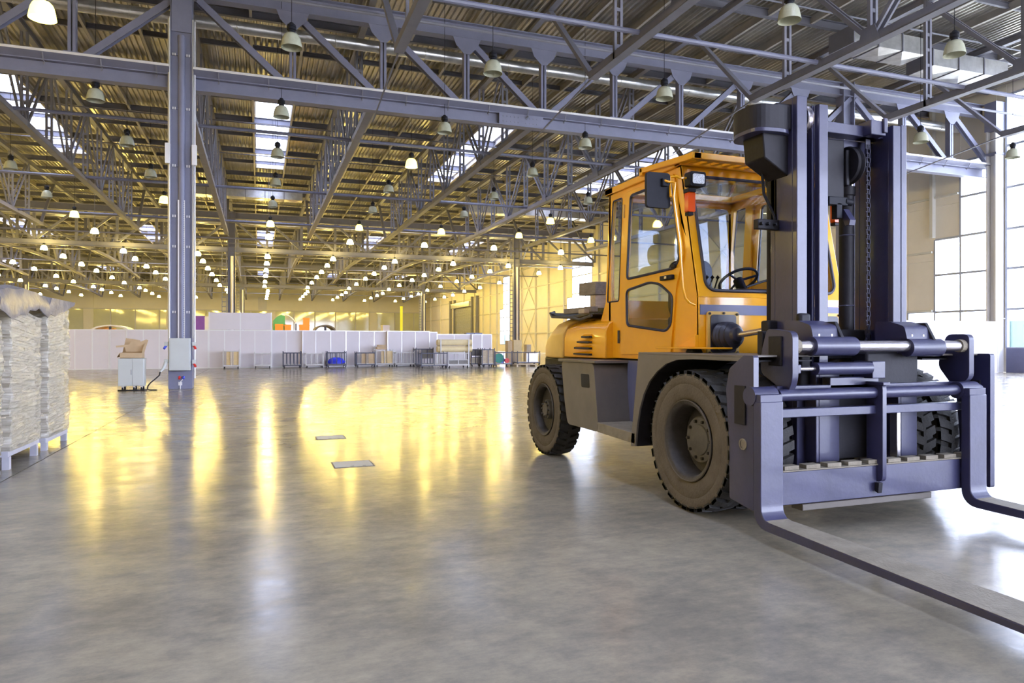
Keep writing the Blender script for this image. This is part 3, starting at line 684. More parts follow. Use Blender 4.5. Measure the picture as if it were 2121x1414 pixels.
# carpet rolls
for i, (z, l) in enumerate(((.98, 'lower cream carpet roll on the rack by the partitions'), (1.34, 'upper cream carpet roll on the rack by the partitions'))):
    x0 = at(905, 730, Y=37.6).x; x1 = at(977, 730, Y=37.6).x
    sp = MB(); sp.lathe([(.03, 0), (.16, 0), (.17, .01), (.17, x1-x0-.01), (.16, x1-x0), (.03, x1-x0)], (x0, 37.6, z), 'x', 20)
    tag(sp.build('carpet_roll', 'roll', smooth=True), l, 'roll', 'carpet rolls on a rack')
rk = thing('rack', 'pale low rack that carries the cream carpet rolls', 'rack', (x0, 37.6, 0))
for xx in (x0+.15, x1-.25): MB().box(xx-.03, xx+.03, 37.3, 37.36, 0, 1.5).box(xx-.03, xx+.03, 37.85, 37.9, 0, 1.5).box(xx-.03, xx+.03, 37.36, 37.85, .76, .806).box(xx-.02, xx+.02, 37.36, 37.85, 1.152, 1.168).build('upright', 'trolw', rk)
# clutter right of trolleys
for i, (px0, px1, y, z0, z1, m, l) in enumerate([(1052, 1061, 41, 0, 1.45, 'cardboard', 'tall narrow cream carton standing behind the reels trolley'), (1064, 1080, 41.2, 0, 1.5, 'ply', 'tall cream carton against the right ladder column'), (1091, 1100, 42, 0, 1.2, 'wood2', 'beige crate standing beside the wall brace')]):
    a = at(px0, 750, Y=y).x; b = at(px1, 750, Y=y).x
    tag(MB().box(a, b, y, y+.5, z0, z1).box(a-.01, b+.01, y-.01, y+.51, z1-.1, z1-.08).build('carton', m), l, 'box')
pl = thing('euro_pallet', 'low pale wooden pallet on the floor near the rear wheel', 'pallet', (at(1090, 758, Y=36.6).x, 36.6, 0))
a = at(1070, 758, Y=36.6).x; b = at(1112, 758, Y=36.6).x
for i in range(5): MB().box(a, b, 36.6+i*.17, 36.72+i*.17, .10, .125).build('board', 'wood2', pl)
for i in range(3): MB().box(a+(b-a-.1)*i/2, a+(b-a-.1)*i/2+.1, 36.6, 37.4, 0, .10).build('bearer', 'wood2', pl)
# ================================================================== BEYOND THE PARTITIONS
def farbox(name, px0, px1, py0, py1, y, d, m, label, cat):
    a = at(px0, py1, Y=y); b = at(px1, py0, Y=y)
    return tag(MB().box(a.x, b.x, y, y+d, a.z, b.z).build(name, m), label, cat)
def stand(name, px0, px1, py0, y, d, m, label, cat):
    a = at(px0, 700, Y=y); b = at(px1, py0, Y=y)
    return tag(MB().box(a.x, b.x, y, y+d, 0, b.z).box(a.x-.03, b.x+.03, y-.03, y+d+.03, b.z-.15, b.z-.05).build(name, m), label, cat)
stand('display_wall', 404, 424, 654, 70, .4, 'purple', 'purple display wall right behind the large steel column', 'wall')
stand('display_wall', 424, 432, 655, 70, .4, 'alu', 'white display strip next to the purple wall', 'wall')
stand('banner', 829, 834, 634, 78, .1, 'yel', 'narrow upright yellow banner in the far hall', 'banner')
stand('kiosk', 793, 807, 673, 60, 1, 'white', 'white box kiosk top showing above the partition', 'kiosk')
g = thing('play_canopy', 'green folded canopy with arched poles behind the partition', 'canopy', tuple(at(578, 686, Y=80)*1))
cpt = at(578, 686, Y=80)
mb = MB(); sec = []
for i in range(7):
    t = i/6; a0 = at(566+24*t, 686, Y=80+.5*math.sin(t*3)); ztop = at(566+24*t, 674-22*math.sin(PI*.15+PI*.5*t), Y=80).z
    sec.append([(a0.x, 79.5, 1.6), (a0.x, 80.8, 1.6), (a0.x, 80.5, ztop), (a0.x, 79.8, ztop)])
mb.loft(sec).build('canvas', 'greenc', g)
for px in (567, 590, 613): 
    p = at(px, 670, Y=80); MB().tube([(p.x, 80, 0), (p.x, 80, p.z)], .07, 6).build('pole', 'trol', g)
pts = [at(590+23*t/8, 668-16*math.sin(PI*.5+PI*.5*t/8), Y=80) for t in range(9)]
MB().tube(pts, .08, 6).build('pole', 'alu', g)
stand('play_block', 570, 587, 671, 78, 1.2, 'orangec', 'orange padded play block under the green canopy', 'block')
stand('play_block', 589.5, 603, 672, 78, 1.2, 'orangec', 'orange padded play block right of the green canopy', 'block')
stand('play_block', 621, 641, 672, 78, 1.2, 'orangec', 'low orange block beside the tall orange board', 'block')
stand('display_board', 628, 641, 658, 79.5, .3, 'orangec', 'tall orange board with posts in the far hall', 'board')
def arch(px0, px1, pyt, y, d, m, name, label):
    a = at(px0, 686, Y=y).x; b = at(px1, 686, Y=y).x; zt = at(px0, pyt, Y=y).z; z0 = at(px0, 686, Y=y).z
    r = thing(name, label, 'shelter', ((a+b)/2, y, 0)); n = 12
    o = [((a+b)/2+(b-a)/2*math.cos(PI*i/n), z0+(zt-z0)*math.sin(PI*i/n)) for i in range(n+1)]; ii = [(x*.94+(a+b)/2*.06, z-.12) for x, z in o]
    MB().prismy(o+ii[::-1], y, y+d).build('roof', m, r)
    for x in (a+.1, b-.1, (a+b)/2): MB().box(x-.08, x+.08, y+.1, y+.25, 0, z0 if x != (a+b)/2 else zt-.1).build('post', 'trol', r)
arch(652, 696, 672, 60, 3, 'wood', 'arched_shed', 'brown arched shelter roof above the partition')
arch(186, 268, 672, 62, 3, 'alu', 'arched_tent', 'long white arched tent roof above the left partitions')
stand('tent_stand', 200, 236, 680, 66, 1, 'orangec', 'orange stand under the white arched tent', 'stand')
for i in range(2): farbox('crate', 966+17*i, 982+17*i, 689, 694.5, 42.3, .6, 'bluep' if 0 else 'stripe', '%s slate blue crate lying on the lower partition' % ('left' if not i else 'right'), 'crate')
sh_a = at(966, 690, Y=42.3); sh_b = at(999, 694.5, Y=42.3)
sh = thing('shelf_rack', 'grey rack behind the lower partition carrying two slate crates', 'rack', ((sh_a.x+sh_b.x)/2, 42.3, 0))
MB().box(sh_a.x-.05, sh_b.x+.05, 42.25, 42.95, sh_b.z-.04, sh_b.z-.001).build('top_shelf', 'galv', sh)
for xx in (sh_a.x-.04, sh_b.x+.0): MB().box(xx, xx+.04, 42.26, 42.94, 0, sh_b.z-.04).build('upright', 'galv', sh)
# roller door on the right wall, far away
dr = thing('door_1', None, None, (XR, 112, 0), kind='structure'); dr['label'] = 'grey roller dock door with slats in the far right wall'
for i in range(16): MB().box(XR-.3, XR-.22, 107, 117, .2+i*.42, .60+i*.42).build('slat', 'galv', dr)
for y in (106.6, 117.2, 104, 120): MB().box(XR-.5, XR-.1, y-.15, y+.25, 0, 8.5).build('post', 'steel2', dr)
MB().box(XR-.9, XR-.1, 106.5, 117.6, 7.0, 7.8).build('shutter_box', 'galv', dr)
# ================================================================== FLOOR HATCHES
def hatch(x0, x1, y0, y1, label):
    r = thing('floor_hatch', label, 'hatch', ((x0+x1)/2, y0, 0), 'steel hatches in the floor')
    MB().prismz([(x0, y0), (x1, y0), (x1, y1), (x0, y1)], .0005, .003, [[(x0+.012, y0+.012), (x1-.012, y0+.012), (x1-.012, y1-.012), (x0+.012, y1-.012)]]).build('frame', 'trol', r)
    c = MB().box(x0+.016, x1-.016, y0+.016, y1-.016, .0005, .0035).build('lid', 'cabinet', r)
    for q in (.45, .75): MB().box(x0+(x1-x0)*q-.02, x0+(x1-x0)*q+.02, y0+.05, y0+.065, .0035, .0045).build('lift_slot', 'dark', c)
hatch(.78, 1.23, 7.96, 8.37, 'larger near steel hatch set in the concrete floor')
hatch(.77, 1.19, 10.34, 10.74, 'farther steel hatch set in the concrete floor')
# ================================================================== CABINET AND BOX
cb = thing('wheeled_cabinet', 'pale grey two door cabinet on castors left of the steel column', 'cabinet', (-3.44, 22.5, 0))
MB().box(-3.76, -3.11, 22.5, 23.0, .13, .92).build('body', 'cabinet', cb, .006)
for a, b in ((-3.755, -3.405), (-3.395, -3.115)):
    d = MB().box(a, b, 22.485, 22.5, .14, .915).build('door', 'cabinet', cb, .004)
MB().box(-3.43, -3.42, 22.475, 22.485, .45, .6).build('handle', 'trol', cb)
for x in (-3.65, -3.36, -3.17):
    for y in (22.55, 22.93):
        o = MB().lathe([(.001, -.02), (.05, -.02), (.05, .02), (.001, .02)], (x, y, .05), 'x', 14).build('castor', 'black', cb)
        MB().box(x-.03, x+.03, y-.02, y+.03, .06, .13).build('fork_mount', 'alu', o)
bx = thing('cardboard_box', 'open cardboard box with raised flaps on the wheeled cabinet', 'box', (-3.43, 22.5, .92))
x0, x1, y0, y1, z0, z1 = -3.72, -3.15, 22.52, 22.95, .922, 1.08
MB().prismz([(x0, y0), (x1, y0), (x1, y1), (x0, y1)], z0, z1, [[(x0+.01, y0+.01), (x1-.01, y0+.01), (x1-.01, y1-.01), (x0+.01, y1-.01)]]).box(x0, x1, y0, y1, z0, z0+.01).build('body', 'cardboard', bx)
MB().hexa([(x0+.0, y1-.01, z1), (x1-.05, y1-.01, z1), (x1-.05, y1, z1), (x0, y1, z1), (x0+.08, y1+.05, 1.50), (x1-.12, y1+.04, 1.44), (x1-.12, y1+.05, 1.44), (x0+.08, y1+.06, 1.50)]).build('flap', 'cardboard', bx)
MB().hexa([(x1-.01, y0, z1), (x1, y0, z1), (x1, y1, z1), (x1-.01, y1, z1), (x1+.03, y0+.1, 1.30), (x1+.04, y0+.1, 1.30), (x1+.07, y1-.05, 1.45), (x1+.06, y1-.05, 1.45)]).build('flap', 'cardboard', bx)
MB().hexa([(x0-.08, y0, z1-.13), (x0, y0, z1), (x0, y1, z1), (x0-.08, y1, z1-.13), (x0-.07, y0, z1-.13), (x0+.01, y0, z1), (x0+.01, y1, z1), (x0-.07, y1, z1-.13)]).build('flap', 'cardboard', bx)
sc_ = MB().prismy([(-3.85, 1.28), (-3.52, 1.31), (-3.45, 1.42), (-3.2, 1.40), (-3.08, 1.46), (-3.02, 1.44), (-3.12, 1.10), (-3.6, 1.10), (-3.62, 1.24), (-3.84, 1.23)], 22.72, 22.73)
tag(sc_.build('cardboard_sheet', 'cardboard'), 'torn cardboard sheet sticking out of the open box', 'sheet')
hs = thing('power_cable', 'black power cable with grey plug from column socket to floor', 'cable', (-2.56, 22.8, 0))
MB().tube([(-2.56, 22.76, .80), (-2.62, 22.7, .62), (-2.7, 22.65, .52)], [.05, .045, .03], 10).build('plug', 'cabinet', hs, smooth=True)
P_ = [(-2.7, 22.65, .52), (-2.72, 22.62, .42), (-2.82, 22.58, .32), (-2.93, 22.5, .22), (-3.0, 22.45, .12), (-3.0, 22.42, .04), (-2.95, 22.38, .018), (-2.85, 22.35, .018), (-2.75, 22.3, .018)]
MB().tube(P_, .018, 8).build('cord', 'black', hs, smooth=True)
MB().tube([(-3.0, 22.4, .02), (-3.2, 22.38, .02), (-3.45, 22.36, .02), (-3.75, 22.4, .02)], .018, 8).build('cord', 'black', hs, smooth=True)
# ================================================================== WRAPPED PALLET LOADS
def wrapped(ya, yb, z0, za, zb, seed, label, la, lb):
    rnd = random.Random(seed); xa, xb = -3.6, -2.56
    r = thing('wrapped_pallet_load', label, 'pallet load', ((xa+xb)/2, (ya+yb)/2, 0), 'film wrapped pallet loads')
    n = 46
    for i in range(n):
        t = i/n; z = z0+.02+(za-z0-.03)*t; h = (za-z0-.03)/n; j = rnd.uniform(-.012, .012); k = rnd.uniform(-.03, .03)
        MB().hexa([(xa+.06, ya+.05+k, z), (xb-.05+j, ya+.05+k, z), (xb-.05+j, yb-.05+k, z*1.0+(zb-za)*t), (xa+.06, yb-.05+k, z+(zb-za)*t), (xa+.06, ya+.05+k, z+h*.8), (xb-.05+j, ya+.05+k, z+h*.8), (xb-.05+j, yb-.05+k, z+h*.8+(zb-za)*t), (xa+.06, yb-.05+k, z+h*.8+(zb-za)*t)]).build('board', 'stack', r)
    # film shell
    secs = []; nz = 60
    ph = [(rnd.uniform(0, 6), rnd.uniform(2, 9), rnd.uniform(2, 14), rnd.uniform(.2, 1)) for _ in range(9)]
    for i in range(nz+1):
        t = i/nz; ring = []
        path = [((xb, ya+(yb-ya)*q/26), (1, 0)) for q in range(27)]+[((xb+(xa-xb)*q/8, yb), (0, 1)) for q in range(1, 9)]+[((xa, yb+(ya-yb)*q/6), (-1, 0)) for q in range(1, 7)]+[((xa+(xb-xa)*q/8, ya), (0, -1)) for q in range(1, 8)]
        for (x, y), (nx, ny) in path:
            s = x*3.1+y; zt = za+(zb-za)*max(0, min(1, (y-ya)/(yb-ya))); z = z0+(zt-z0)*t
            d = sum(a*math.sin(p+f*s+g*z*2.2) for p, f, g, a in ph)*.005+.004+abs(math.sin(z*9+s*2.0+seed))*.008
            pinch = (.022+.022*math.sin(z*17+seed)*math.sin(z*41+2*seed)+.012*math.sin(z*71))*(1 if (abs(y-ya) < .03 or abs(y-yb) < .03) else 0)
            ring.append((x+nx*(d-pinch*.6), y+ny*d+(pinch if abs(y-ya) < .03 else -pinch if abs(y-yb) < .03 else 0), z+.01*math.sin(s*9+seed)*t))
        secs.append(ring)
    MB().loft(secs).build('stretch_film', 'wrap', r, smooth=True)
    f = MB()
    for xx in (xb-.04, xa+.04): f.box(xx-.025, xx+.025, ya+.0, yb-.02, z0-.06, z0)
    for yy in (ya+.03, (ya+yb)/2, yb-.05): f.box(xa+.02, xb-.02, yy-.025, yy+.025, z0-.06, z0-.001)
    f.build('pallet_frame', 'pallet', r)
    for yy in (la, lb):
        for xx in (xb-.04, xa+.04): MB().box(xx-.035, xx+.035, yy-.035, yy+.035, 0, z0-.06).build('leg', 'pallet', r)
wrapped(7.75, 8.84, .20, 1.6, 1.62, 2, 'film wrapped load cut off by the frame edge, closest to the viewer', 7.8, 8.75)
wrapped(9.06, 10.24, .20, 1.80, 1.68, 5, 'film wrapped load on a white steel pallet, between two others', 9.1, 10.1)
wrapped(10.50, 11.62, .16, 1.84, 1.93, 9, 'film wrapped load on a steel pallet nearest the partitions', 10.54, 11.5)
mb = MB(); secs = []; rnd = random.Random(4)
for i in range(19):
    t = i/18; y = 8.45+(11.5-8.45)*t; zt = 1.99+.04*math.sin(t*5)-.05*abs(t-.3)+rnd.uniform(-.012, .012); dr_ = .10+.06*math.sin(t*11)+.05*rnd.random()
    if .52 < t < .72: dr_ += .05
    zt2 = zt; zt += .06*max(0, (y-10)/1.5); zt2 = zt; zl = 1.95 if y > 10.3 else 1.84
    jx = rnd.uniform(-.012, .012); P5 = [(-2.47+jx, y, zl-dr_), (-2.455+jx, y, zl), (-2.50+jx, y, zt-.04), (-2.62, y, zt-.005), (-3.1, y, zt), (-3.68, y, zt-.02)]
    secs.append(P5+[(px, y, pz-.012) if px < -2.6 else (px-.012, y, pz) for px, _, pz in P5[::-1]])
mb.loft(secs); cv = mb.build('cover_sheet', 'cover', smooth=True)
tag(cv, 'crumpled grey plastic sheet lying over the wrapped loads', 'sheet')
# ================================================================== FORKLIFT
XC = 4.515
fk = thing('forklift', 'large yellow forklift truck with dark mast and long forks', 'forklift', (XC, 6.4, 0))
mir = lambda x: 2*XC-x
# --- chassis
ch = MB().box(3.78, mir(3.78), 5.45, 8.5, .5, 1.19).build('chassis', 'mastdk', fk, .01)
MB().box(3.95, mir(3.95), 4.72, 5.5, .40, .80).build('front_axle', 'mastdk', fk, .02)
MB().box(3.7, mir(3.7), 7.9, 8.2, .45, .72).build('rear_axle', 'mastdk', fk, .02)
MB().box(3.69, mir(3.69), 5.75, 6.62, .55, 1.2).build('step_back_panel', 'stripe', fk)
# side tanks, steps, fenders
for s in (0, 1):
    X = (lambda x: x) if not s else mir
    o = MB()
    pr = roundpoly([(7.50, 1.17), (6.66, 1.17), (6.55, .46), (7.33, .46), (7.42, .75)], .07)
    o.prismx(pr, X(3.31), X(3.76), [[(6.965, 1.045), (6.77, 1.045), (6.755, .91), (6.95, .91)]] if 0 else [])
    tk = o.build('side_tank', 'greyp', fk, .006)
    MB().prismx(roundpoly([(6.965, 1.05), (6.77, 1.05), (6.755, .905), (6.95, .905)], .02), X(3.306), X(3.312)).build('fill_opening', 'dark', tk)
    MB().box(*sorted((X(3.29), X(3.74))), 6.6, 7.55, 1.17, 1.20).build('tank_lid', 'greyp', tk, .004)
    MB().hexa([(X(3.31), 5.80, .44), (X(3.72), 5.80, .44), (X(3.72), 6.58, .46), (X(3.31), 6.58, .46), (X(3.31), 5.80, .54), (X(3.72), 5.80, .54), (X(3.72), 6.58, .56), (X(3.31), 6.58, .56)]).build('step_plate', 'dusty', fk, .005)
    arc = [(4.90, 1.255), (5.10, 1.245), (5.27, 1.205), (5.42, 1.13), (5.54, 1.04), (5.64, .92), (5.71, .78), (5.76, .62), (5.79, .42)]
    out = [(5.88, .41), (5.80, .9), (5.735, 1.285), (4.25, 1.285), (4.25, 1.255)]
    fn = MB().prismx(arc+out, X(3.31), X(3.33)).build('fender', 'greyp', fk, .003)
    mb = MB()
    for (a, b), (c_, d_) in zip([(4.25, 1.25)]+arc, arc): mb.hexa([(X(3.33), a, b), (X(3.95), a, b), (X(3.95), c_, d_), (X(3.33), c_, d_), (X(3.33), a, b+.012), (X(3.95), a, b+.012), (X(3.95), c_+.004, d_+.012), (X(3.33), c_+.004, d_+.012)])
    mb.build('wheel_arch', 'mastdk', fn)
    MB().box(*sorted((X(3.31), X(3.98))), 4.2, 5.735, 1.285, 1.30).build('fender_top', 'greyp', fn, .003)
# --- wheels
def tyre(name, x0, w_, s, yc, R, parent, nl=32):
    # outer face at x0, extends s*w_ inward
    T = lambda t: t*s
    g = MB()
    pf = [(R*.56, .035), (R*.585, .012), (R*.62, .004), (R*.70, .0), (R*.78, -.004+.004), (R*.80, .004), (R*.81, .001), (R*.88, .001), (R*.915, .002), (R*.94, .008)]
    g.lathe([(r, T(t)) for r, t in pf], (x0, yc, R), 'x', 72)
    tb = MB().lathe([(R*.94, T(.008)), (R*.947, T(.03)), (R*.95, T(w_/2)), (R*.947, T(w_-.03)), (R*.9, T(w_-.005)), (R*.7, T(w_)), (R*.56, T(w_-.03)), (R*.50, T(w_-.05))], (x0, yc, R), 'x', 72)
    for side in (0, 1):
        for i in range(nl):
            a0 = 2*PI*(i+.5*side)/nl; da = 2*PI/nl*.70
            def pt(a, r, t): return (x0+T(t), yc+math.cos(a)*r, R+math.sin(a)*r)
            te, tm = (.002, w_*.56) if not side else (w_-.002, w_*.44); sh = 2*PI/nl*.42
            ri = R*.94
            # two-piece lug: shoulder block + inner block shifted (chevron)
            tmid = (te+tm)/2
            for (t0, t1, o0, o1, r0, r1) in ((te, tmid, 0, sh*.45, R*.985, R), (tmid, tm, sh*.45, sh, R, R)):
                g2 = [pt(a0+o0, ri, t0), pt(a0+o0+da, ri, t0), pt(a0+o1+da, ri, t1), pt(a0+o1, ri, t1), pt(a0+o0+da*.06, r0, t0), pt(a0+o0+da*.94, r0, t0), pt(a0+o1+da*.94, r1, t1), pt(a0+o1+da*.06, r1, t1)]
                tb.hexa(g2)
            # shoulder edge going down the sidewall
            tb.hexa([pt(a0, R*.915, te), pt(a0+da, R*.915, te), pt(a0+da, R*.915, te+(.02 if not side else -.02)), pt(a0, R*.915, te+(.02 if not side else -.02)), pt(a0+da*.1, R*.985, te), pt(a0+da*.9, R*.985, te), pt(a0+da*.9, R*.985, te+(.02 if not side else -.02)), pt(a0+da*.1, R*.985, te+(.02 if not side else -.02))])
    o = tb.build(name, 'rubber', parent, smooth=False); me = o.data; me.shade_smooth(); me.set_sharp_from_angle(angle=math.radians(25))
    g.build('sidewall', 'sidew', o, smooth=True)
    return o
def wheel(x0, s, yc, R, dual, depth, hubr, label):
    T = lambda t: t*s; w_ = .27
    o = tyre('tyre', x0, w_, s, yc, R, fk); o['label'] = label
    if dual: 
        o2 = tyre('tyre', x0+T(.325), w_, s, yc, R, fk); o2['label'] = 'inner twin tyre'
    r = MB().lathe([(R*.565, T(.02)), (R*.575, T(.006)), (R*.56, T(.0)), (R*.53, T(.006)), (R*.50, T(.02)), (R*.485, T(.05)), (R*.48, T(depth)), (R*.30, T(depth+.02)), (.001, T(depth+.02))], (x0, yc, R), 'x', 48).build('rim', 'rim', o, smooth=True)
    MB().lathe([(R*.555, T(.002)), (R*.565, T(-.006)), (R*.575, T(.0))], (x0, yc, R), 'x', 48).build('lock_ring', 'sidew', o, smooth=True)
    hd = depth-.05
    h = MB().lathe([(hubr, T(depth+.02)), (hubr, T(hd+.0)), (hubr*.95, T(hd-.012)), (hubr*.66, T(hd-.012)), (hubr*.64, T(hd-.022)), (hubr*.60, T(hd-.026)), (.001, T(hd-.026))], (x0, yc, R), 'x', 32).build('hub', 'hub', o, smooth=True)
    for i in range(10):
        a = 2*PI*i/10
        MB().lathe([(.001, T(hd-.036)), (.013, T(hd-.034)), (.015, T(hd-.010))], (x0, yc+math.cos(a)*hubr*.8, R+math.sin(a)*hubr*.8), 'x', 6).build('wheel_bolt', 'rim', o)
    return o
wheel(3.31, 1, 4.955, .585, True, .19, .195, 'large dusty front tyre beside the fork carriage')
wheel(mir(3.31), -1, 4.955, .585, True, .19, .195, 'front tyre seen behind the carriage under the windows')
wheel(3.31, 1, 8.06, .56, False, .10, .12, 'dusty rear tyre under the counterweight')
wheel(mir(3.31), -1, 8.06, .56, False, .10, .12, 'rear tyre on the far side')
# --- hood and counterweight
def hsec(y, xo, z1, z0=1.21, c=.14, c2=.10):
    a, b = xo, mir(xo); return [(a, y, z0), (a, y, z1-c), (a+c2*.4, y, z1-c*.4), (a+c2+.05, y, z1), (b-c2-.05, y, z1), (b-c2*.4, y, z1-c*.4), (b, y, z1-c), (b, y, z0)]
hd = MB().loft([hsec(6.95, 3.60, 1.66), hsec(7.55, 3.58, 1.665), hsec(7.8, 3.57, 1.64, c=.16), hsec(7.98, 3.56, 1.62, c=.18)]).build('hood', 'yellow', fk, .012)
cw_ = MB().loft([hsec(8.0, 3.54, 1.70, 1.19, .2, .22), hsec(8.35, 3.55, 1.705, 1.19, .22, .24), hsec(8.62, 3.60, 1.64, 1.19, .22, .25), hsec(8.82, 3.66, 1.52, 1.19, .18, .25), hsec(8.92, 3.72, 1.42, 1.2, .15, .2)]).build('counterweight', 'pyellow', fk, .02, smooth=True)
MB().box(3.66, mir(3.66), 7.7, 8.85, .75, 1.19).build('ballast_block', 'mastdk', cw_, .02)
for i, (a, b, z) in enumerate(((7.68, 7.26, 1.255), (7.66, 7.26, 1.325), (7.58, 7.26, 1.395), (7.46, 7.26, 1.455))):
    l = MB().box(3.545, 3.60, b, a, z-.012, z+.008).build('louvre_slot', 'dark', hd)
    MB().hexa([(3.555, b, z+.008), (3.60, b, z+.008), (3.60, a, z+.008), (3.555, a, z+.008), (3.585, b, z+.03), (3.60, b, z+.03), (3.60, a, z+.03), (3.585, a, z+.03)]).build('louvre', 'yellow', l)
# --- cab
yf = lambda z: 5.33+max(0, z-1.8)*(.27/1.22)
sideo = [(7.25, 1.22), (7.25, 1.62), (7.12, 1.84), (7.03, 3.03), (5.60, 3.03), (5.34, 1.80), (5.33, 1.22)]
rear_h = roundpoly([(6.94, 2.95), (6.73, 2.95), (6.81, 1.84), (7.08, 1.84)], .03)
doorp = roundpoly([(6.625, 2.985), (5.71, 2.985), (5.545, 2.2), (5.665, 1.92), (5.765, 1.275), (6.75, 1.26)], .04)
dg = roundpoly([(6.52, 2.93), (5.76, 2.93), (5.60, 2.19), (5.68, 2.09), (6.60, 2.06)], .05)
lg = roundpoly([(6.61, 1.94), (6.14, 1.99), (5.95, 1.96), (5.72, 1.83), (5.75, 1.56), (5.84, 1.50), (6.60, 1.57)], .06)
cab = None
def inset(poly, d):
    c = Vector((sum(p[0] for p in poly)/len(poly), sum(p[1] for p in poly)/len(poly)))
    return [tuple(c+(Vector(p)-c)*(1-d/max(.01, (Vector(p)-c).length))) for p in poly]
for s in (0, 1):
    X = (lambda x: x) if not s else mir
    o = MB().prismx(sideo, X(3.69), X(3.735), [rear_h, inset(doorp, .035)]).build('cab_side', 'yellow', fk, .006)
    d = MB().prismx(doorp, X(3.672), X(3.70), [dg, lg]).build('door', 'yellow', fk, .004, label='cab door with two windows' if not s else 'far side cab door')
    for h, nm in ((dg, 'door_window'), (lg, 'lower_window')):
        MB().prismx(h, X(3.684), X(3.689)).build(nm, 'glass', d)
        MB().tube([(X(3.672), u, v) for u, v in h], .014, 6, closed=True).build('window_seal', 'seal', d, smooth=True)
    MB().prismx(rear_h, X(3.705), X(3.71)).build('rear_side_window', 'glass', o)
    MB().tube([(X(3.69), u, v) for u, v in rear_h], .008, 6, closed=True).build('window_seal', 'seal', o, smooth=True)
    if not s:
        h = MB().box(3.635, 3.672, 5.69, 5.90, 1.985, 2.03).build('door_handle', 'black', d, .008)
        MB().box(3.625, 3.64, 5.76, 5.80, 1.995, 2.02).build('lock', 'chrome', h)
        MB().box(3.645, 3.672, 5.655, 5.72, 2.09, 2.13).build('window_catch', 'black', d, .006)
        for z0, y_ in ((2.72, 6.66), (1.38, 6.775)): MB().tube([(3.668, y_, z0), (3.668, y_, z0+.14)], .013, 8).build('hinge', 'pyellow' if z0 > 2 else 'rim', o)
# front: tilted frame with rounded windscreen
fy = lambda t: (lambda u, v, tt: (u, yf(v)+tt, v))
ws = rrect(3.775, mir(3.775), 1.86, 2.94, .10, 6)
wsu = [(x, z) for x, z in ws]
mb = MB()
# lower panel, upper frame as strips around the windscreen so that the tilt is kept
lowp = [(3.69, 1.22), (mir(3.69), 1.22), (mir(3.69), 1.80), (3.69, 1.80)]
mb.plate(lowp, [], lambda u, v, t: (u, yf(v)+t, v), 0, .03)
mb.plate([(3.69, 1.80), (mir(3.69), 1.80), (mir(3.69), 3.03), (3.69, 3.03)], [ws], lambda u, v, t: (u, yf(v)+t, v), 0, .03)
cf = mb.build('cab_front', 'yellow', fk, .004)
MB().plate(ws, [], lambda u, v, t: (u, yf(v)+t, v), .012, .018).build('windscreen', 'glass', cf)
MB().tube([(u, yf(v)-.002, v) for u, v in ws], .016, 6, closed=True).build('windscreen_seal', 'seal', cf, smooth=True)
MB().box(3.70, mir(3.70), 5.322, 5.332, 1.64, 1.73).build('stripe', 'stripe', cf)
# rear of the cab, roof, guard
mb = MB().prismy([(3.69, 1.22), (mir(3.69), 1.22), (mir(3.69), 3.03), (3.69, 3.03)], 7.0, 7.04, [rrect(3.735, mir(3.735), 1.86, 2.97, .05)])
mb.build('cab_rear', 'yellow', fk)
MB().prismy(rrect(3.735, mir(3.735), 1.86, 2.97, .05), 7.02, 7.025).build('rear_window', 'glass', fk)
MB().box(3.78, mir(3.78), 5.3, 7.24, 1.20, 1.24).build('cab_floor', 'mastdk', fk)
rf = MB()
for a, b in ((3.66, 3.80), (mir(3.80), mir(3.66))): rf.box(a, b, 5.58, 7.08, 3.03, 3.10)
rf.box(3.66, mir(3.66), 6.90, 7.08, 3.03, 3.10); rf.box(3.66, mir(3.66), 5.56, 5.68, 3.03, 3.075)
rf.build('roof_frame', 'yellow', fk, .008)
MB().box(3.80, mir(3.80), 5.68, 6.90, 3.05, 3.06).build('roof_glass', 'glass', fk)
MB().box(3.60, mir(3.60), 5.30, 5.37, 3.02, 3.08).build('guard_rail', 'yellow', fk, .006)
for s in (0, 1):
    X = (lambda x: x) if not s else mir
    MB().hexa([(X(3.62), 5.30, 3.02), (X(3.70), 5.30, 3.02), (X(3.70), 6.25, 3.10), (X(3.62), 6.25, 3.10), (X(3.62), 5.30, 3.08), (X(3.70), 5.30, 3.08), (X(3.70), 6.25, 3.15), (X(3.62), 6.25, 3.15)]).build('guard_side', 'yellow', fk, .006)
for i in range(13):
    x = 3.76+i*(mir(3.76)-3.76)/12
    MB().hexa([(x-.03, 5.37, 3.035), (x+.03, 5.37, 3.035), (x+.03, 6.2, 3.09), (x-.03, 6.2, 3.09), (x-.03, 5.37, 3.065), (x+.03, 5.37, 3.065), (x+.025, 6.2, 3.13), (x-.025, 6.2, 3.13)]).build('guard_slat', 'yellow', fk)
MB().box(3.62, mir(3.62), 6.2, 6.26, 3.07, 3.15).build('guard_rail', 'yellow', fk, .006)
